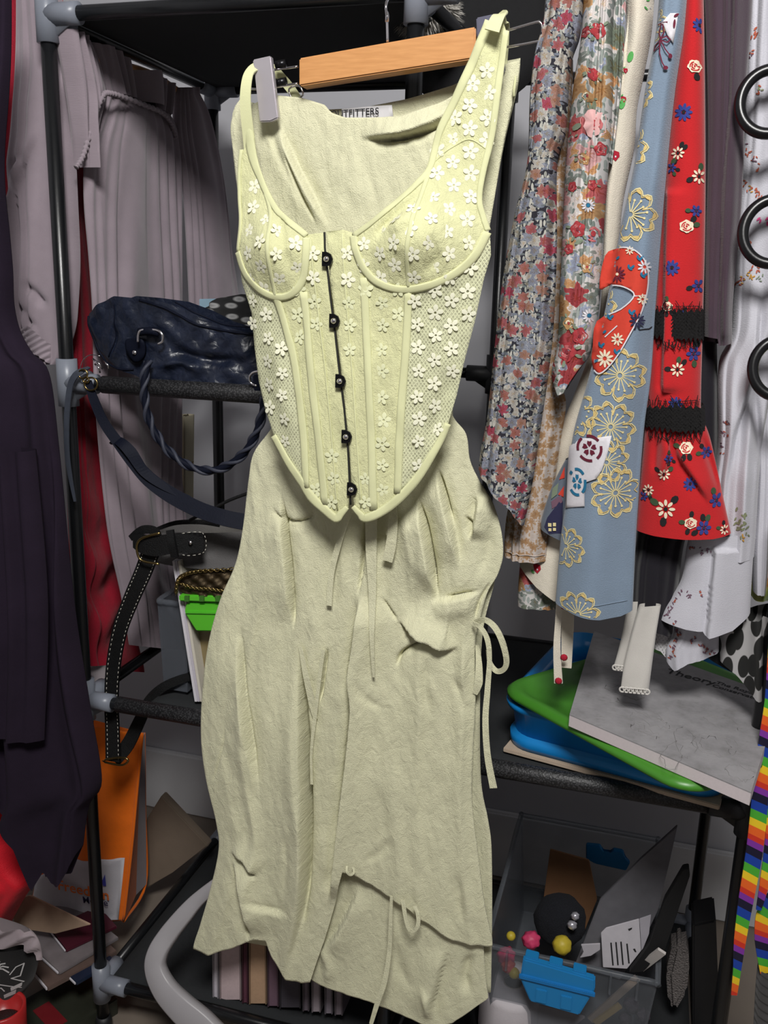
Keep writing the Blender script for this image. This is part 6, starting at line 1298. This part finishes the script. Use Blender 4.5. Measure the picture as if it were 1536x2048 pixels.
# ================================================================== right bay, bottom: clear bin and its contents
bn = open_box('clear_bin', 'clear plastic bin with blue latches on the bottom shelf at the right', (-.150, 1.125, .100), (.086, 1.475, .285), M_clear, flare=.016)
M_lat = plain('sky_blue_plastic', (30, 120, 178), .4, 0, .05, 20, .06)
lt = prism_px('latch', [(1046, 1918), (1190, 1960), (1190, 1980), (1158, 2032), (1060, 2004), (1040, 1958)], 1.100, .012, M_lat, bn, .002)
prism_px('latch_fold', [(1038, 1950), (1190, 1988), (1190, 1996), (1038, 1958)], 1.096, .005, plain('deep_sky_plastic', (26, 112, 176), .4), lt, .001)
for x in (1072, 1122): prism_px('latch_rib', [(x, 1975+(x-1060)*.26), (x+22, 1980+(x-1060)*.26), (x+20, 2006+(x-1060)*.27), (x-2, 2001+(x-1060)*.27)], 1.0975, .003, M_lat, lt, .0008)
for x in (1050, 1098, 1146): prism_px('latch_hook', [(x, 1912+(x-1050)*.28), (x+26, 1919+(x-1050)*.28), (x+26, 1932+(x-1050)*.28), (x, 1925+(x-1050)*.28)], 1.104, .016, M_lat, lt, .001)
prism_px('latch', [(1172, 1690), (1200, 1693), (1206, 1706), (1222, 1708), (1226, 1700), (1246, 1704), (1250, 1720), (1260, 1726), (1252, 1742), (1190, 1728), (1172, 1718)], 1.462, .01, M_lat, bn, .0015)
for x in np.linspace(-.12, .06, 6): box('rim_rib', (x-.0015, 1.117, .255), (x+.0015, 1.126, .284), M_clear, bn, .0006)
tag(prism_px('grey_folder', [(1355, 1652), (1340, 1720), (1316, 1820), (1278, 1900), (1240, 1960), (1150, 1930), (1200, 1800), (1280, 1720)], 1.21, .006, plain('speckled_grey_card', (98, 97, 102), .8, 0, .2, 60), None, .001), 'speckled grey folder leaning upright out of the clear bin', 'folder')
lb = thing('white_label', 'white printed care card leaning on the grey folder in the clear bin', 'card', py(1230, 1940, 1.185))
prism_px('card', [(1202, 1866), (1212, 1856), (1278, 1838), (1282, 1902), (1254, 1938), (1206, 1935)], 1.190, .002, plain('white_card', (196, 192, 198), .8), lb, .0006)
prism_px('side_fold', [(1279, 1838), (1302, 1830), (1298, 1868), (1283, 1905)], 1.189, .002, plain('pale_grey_card', (168, 164, 172), .8), lb, .0005)
mt = lambda x, y, e=0: PY(np.asarray(x, float), np.asarray(y, float), 1.1895-e)
fan('small_print', strokes([[(1222+k*10, 1886-k), (1226+k*10, 1930-k*.5)] for k in range(3)]+[[(1254, 1888), (1258, 1926)]], 3.0)+[[(1256, 1858), (1264, 1855), (1264, 1858), (1258, 1862)], [(1266, 1898), (1270, 1897), (1273, 1904), (1270, 1904)]], mt, Mtxt, lb, .0004)
tag(prism_px('kraft_board', [(1100, 1700), (1178, 1722), (1194, 1800), (1170, 1860), (1080, 1850)], 1.40, .006, plain('brown_kraft_board', (134, 96, 66), .85, 0, .15, 30), None, .001), 'brown kraft board standing at the back of the clear bin', 'board')
tag(prism_px('black_board', [(1366, 1738), (1378, 1736), (1380, 1752), (1330, 1900), (1285, 1945), (1258, 1946), (1300, 1890), (1330, 1800)], 1.16, .012, plain('matt_black_board', (16, 16, 18), .7), None, .001), 'matt black board leaning against the right side of the clear bin', 'board')
def stick(name, a, b, Ya, Yb, wd, m, label, cat):
    o = ribbon(name, [py(*a, Ya), (py(*a, Ya)+py(*b, Yb))/2, py(*b, Yb)], [wd*.0006]*3, m, None, .004, 4); return tag(o, label, cat)
stick('white_stick', (1280, 1936), (1324, 1902), 1.17, 1.15, 20, plain('ivory_plastic', (190, 184, 180), .5), 'rounded ivory plastic stick poking over the rim of the clear bin', 'stick')
stick('wooden_stick', (1180, 2040), (1275, 1955), 1.15, 1.17, 16, plain('pale_wood', (150, 134, 120), .7), 'pale wooden stick slanting inside the front of the clear bin', 'stick')
stick('wooden_stick', (1190, 2046), (1240, 2010), 1.145, 1.15, 14, plain('yellow_wood', (170, 146, 96), .7), 'short yellowish wooden stick low in the clear bin', 'stick')
def ball(name, x, y, Y, r, m, label, cat, group=None, bumps=0):
    c = py(x, y, Y); bm = bmesh.new(); bmesh.ops.create_icosphere(bm, subdivisions=3, radius=r)
    for v_ in bm.verts:
        k = 1+bumps*math.sin(v_.co.x*9/r*.6)*math.sin(v_.co.y*9/r*.6+1)*math.sin(v_.co.z*9/r*.6+2); v_.co *= k
    bmesh.ops.translate(bm, vec=Vector(c), verts=bm.verts[:]); return tag(bm_obj(name, bm, m, None, True), label, cat, group)
M_pk = plain('pink_rubber', (196, 60, 100), .5); M_yl = plain('mustard_rubber', (186, 166, 50), .5)
ball('yellow_ball', 1124, 1890, 1.20, .014, M_yl, 'mustard yellow ball beside the black pompom in the clear bin', 'ball', None, .1)
ball('pink_flower_toy', 1062, 1880, 1.20, .013, M_pk, 'pink knobbly toy lying at the left of the yellow ball', 'toy', None, .25)
ball('pink_flower_toy', 1012, 1912, 1.16, .013, M_pk, 'pink knobbly toy next to the bin wall beside the skirt hem', 'toy', None, .25)
ball('pink_flower_toy', 1016, 1932, 1.15, .010, plain('coral_rubber', (206, 80, 76), .5), 'coral knobbly toy below the pink one by the skirt hem', 'toy', None, .25)
ball('yellow_ball', 1028, 1946, 1.145, .008, M_yl, 'tiny mustard ball above the paper roll in the clear bin', 'ball')
ball('yellow_ball', 1022, 1872, 1.20, .007, M_yl, 'tiny mustard ball at the far left of the pink toys', 'ball')
pmx = ball('black_pompom', 1120, 1840, 1.26, .040, plain('black_yarn', (20, 22, 30), .9, 0, .3, 120, 1, .004), 'large black pompom lying in the clear bin', 'pompom', None, .06)
ball('silver_bead', 1150, 1832, 1.215, .006, plain('silver_glitter', (190, 188, 196), .3, .6), 'silver glitter bead on the upper side of the black pompom', 'bead', None, .2)
ball('silver_bead', 1144, 1850, 1.215, .007, plain('silver_glitter', (190, 188, 196), .3, .6), 'silver glitter bead on the lower side of the black pompom', 'bead', None, .2)
c = py(1020, 2020, 1.17)
rl = thing('paper_roll', 'white paper roll standing in the clear bin behind the front wall', 'paper roll', (c[0], c[1]+.0, .104)); zt = .19
c = pz(1022, 1988, zt); c = np.array([c[0], 1.175, 0])
lathe('paper', [(.014, .0), (.046, .0), (.049, .01), (.049, zt-.115), (.046, zt-.104), (.016, zt-.102), (.014, zt-.106)], (c[0], c[1], .104), plain('tissue_white', (188, 182, 186), .9, 0, .05, 60, .4), rl, 36)
lathe('core', [(.013, .001), (.0145, .001), (.0145, zt-.103), (.013, zt-.103)], (c[0], c[1], .104), plain('core_card', (120, 110, 104), .9), rl, 24)
tag(prism_px('crumpled_tag', [(1162, 1890), (1200, 1888), (1200, 1900), (1182, 1912), (1160, 1916), (1168, 1904)], 1.18, .003, plain('white_tag_paper', (180, 176, 182), .8), None, .0005), 'small white folded paper tag left of the care card', 'paper')
tag(prism_px('white_sheet', [(1072, 2010), (1140, 2022), (1170, 2036), (1140, 2060), (1060, 2060)], 1.15, .004, plain('sheet_paper', (176, 170, 174), .8), None, .0006), 'white paper sheet in the bin below the front blue latch', 'paper')
for k, (x, y, r) in enumerate(((1262, 2010, .011), (1286, 2030, .010), (1250, 2036, .009))): ball('glitter_bauble', x, y, 1.165, r, plain('grey_violet_glitter', (84, 74, 84), .35, .3, .6, 150, .8, .002), ('uppermost', 'right hand', 'lowest')[k]+' grey violet glitter bauble behind the bin front', 'bauble', None, .15)
# right of the bin
tag(prism_px('furry_slipper', [(1345, 1895), (1372, 1890), (1380, 1930), (1374, 1990), (1350, 2030), (1336, 2010), (1332, 1950)], 1.25, .05, plain('grey_fleece', (110, 104, 102), .95, 0, .3, 60, 1, .006), None, .008), 'grey fleece slipper standing right of the clear bin', 'slipper')
tag(prism_px('dark_case', [(1385, 1850), (1432, 1840), (1440, 2060), (1385, 2060)], 1.27, .06, plain('dark_grey_case', (32, 32, 34), .5), None, .003), 'tall dark grey case standing behind the rainbow ribbons', 'case')
t = NT('rainbow_satin'); tcn = t.new('ShaderNodeTexCoord'); sp = t.new('ShaderNodeSeparateXYZ'); t.link(tcn.outputs['UV'], sp.inputs[0])
ma = t.new('ShaderNodeMath', operation='MULTIPLY_ADD'); t.link(sp.outputs[0], ma.inputs[0]); ma.inputs[1].default_value = .45; t.link(sp.outputs[1], ma.inputs[2])
mb = t.new('ShaderNodeMath', operation='MULTIPLY'); t.link(ma.outputs[0], mb.inputs[0]); mb.inputs[1].default_value = 1/.069
mc = t.new('ShaderNodeMath', operation='FRACT'); t.link(mb.outputs[0], mc.inputs[0])
t.base(t.ramp(mc.outputs[0], [(0, lin((24, 22, 46))), (.15, lin((24, 60, 150))), (.32, lin((70, 160, 50))), (.48, lin((226, 190, 40))), (.62, lin((222, 96, 36))), (.78, lin((196, 52, 36))), (.88, lin((120, 50, 150)))], 'CONSTANT')); t.set(Roughness=.35); M_rain = t.m
def rainbow(pts, wd, label):
    o = ribbon('rainbow_ribbon', [py(*p) for p in pts], np.array(wd)*.00058, M_rain, None, .0012, 8, up_n=(.2, -1, .1)); return tag(o, label, 'ribbon', 'rainbow ribbons at the right edge')
rainbow([(1566, 1000, 1.03), (1556, 1140, 1.03), (1546, 1280, 1.03), (1538, 1400, 1.03), (1530, 1480, 1.03), (1522, 1560, 1.028), (1516, 1640, 1.027), (1506, 1720, 1.025), (1492, 1800, 1.022), (1480, 1880, 1.02), (1474, 1940, 1.018), (1468, 1990, 1.018)], [16, 16, 16, 16, 24, 30, 33, 33, 30, 24, 16, 12], 'long rainbow striped satin ribbon ending in a point near the right edge')
rainbow([(1570, 1250, 1.045), (1556, 1450, 1.045), (1546, 1590, 1.045), (1540, 1680, 1.045), (1530, 1760, 1.043), (1517, 1820, 1.040)], [16, 18, 20, 20, 20, 10], 'short rainbow ribbon tail just right of the long one')
rainbow([(1550, 1790, 1.05), (1532, 1830, 1.05), (1530, 1880, 1.05), (1538, 1945, 1.05)], [30, 40, 42, 36], 'wide rainbow ribbon loop at the right edge lowest of the three')
tag(Patch([(1522, 1880), (1512, 1960), (1506, 2070)], [(1640, 1880), (1640, 2070)], 1.06, T=.03, top=[(0, 1930), (1, 1900)], folds=lambda x, y, u: .0015*np.sin(y/2.6)+.0).build('ribbed_sleeve', cloth('grey_ribbed_knit', (70, 68, 68), 500), None, 24, 80), 'grey ribbed knit sleeve in the lower right corner', 'sleeve')

# ================================================================== top of the rack
ht = thing('black_hat', 'black round felt hat hanging behind the hanger at the top', 'hat', py(975, 90, 1.3))
hc = py(948, 60, 1.30); lathe('brim', [(0, 0), (.075, .002), (.100, -.004), (.102, -.001), (.075, .005), (0, .004)], hc, plain('black_felt', (20, 20, 22), .95, 0, .2, 120, .4), ht, 48, axis=(.1, -1, .15))
lathe('crown', [(.062, 0), (.058, .05), (.045, .075), (.0, .08)], hc+np.array([0, .004, 0]), plain('black_felt', (20, 20, 22), .95), ht, 36, axis=(-.1, 1, -.15))
def fluffy(name, x, y, Y, r, m, label, cat):
    c = py(x, y, Y); rr = np.random.RandomState(3); bm = bmesh.new(); bmesh.ops.create_icosphere(bm, subdivisions=3, radius=r*.8); V = [v_.co[:] for v_ in bm.verts]; bm.verts.index_update(); F_ = [[p.index for p in f_.verts] for f_ in bm.faces]; bm.free()
    V = [np.array(p)*np.array([1.35, 1, .9])+c for p in V]; o = thing(name, label, cat, c-np.array([0, 0, r]))
    mk('core', V, F_, m, o); H = []; G = []
    for i in range(1400):
        d = rr.normal(size=3); d /= np.linalg.norm(d); b = c+d*np.array([1.35, 1, .9])*r*.76; s_ = np.cross(d, rr.normal(size=3)); s_ /= np.linalg.norm(s_); k = len(H); tip = b+d*r*rr.uniform(.25, .5)+np.array([0, 0, -.3])*r*.4+s_*r*.1
        H += [b-s_*.0012, b+s_*.0012, tip]; G.append((k, k+1, k+2))
    mk('fur', H, G, m, o, kind='stuff'); return o
fluffy('white_plush', 852, 22, 1.22, .034, plain('off_white_fur', (168, 164, 158), .95), 'off white fluffy plush behind the rack post at the top', 'plush toy')
tag(prism_px('blue_hat', [(862, 150), (880, 128), (936, 118), (938, 140), (900, 160)], 1.36, .05, plain('blue_cotton', (24, 60, 150), .8), None, .006), 'small blue cloth hat just under the right end of the wooden hanger bar', 'hat')
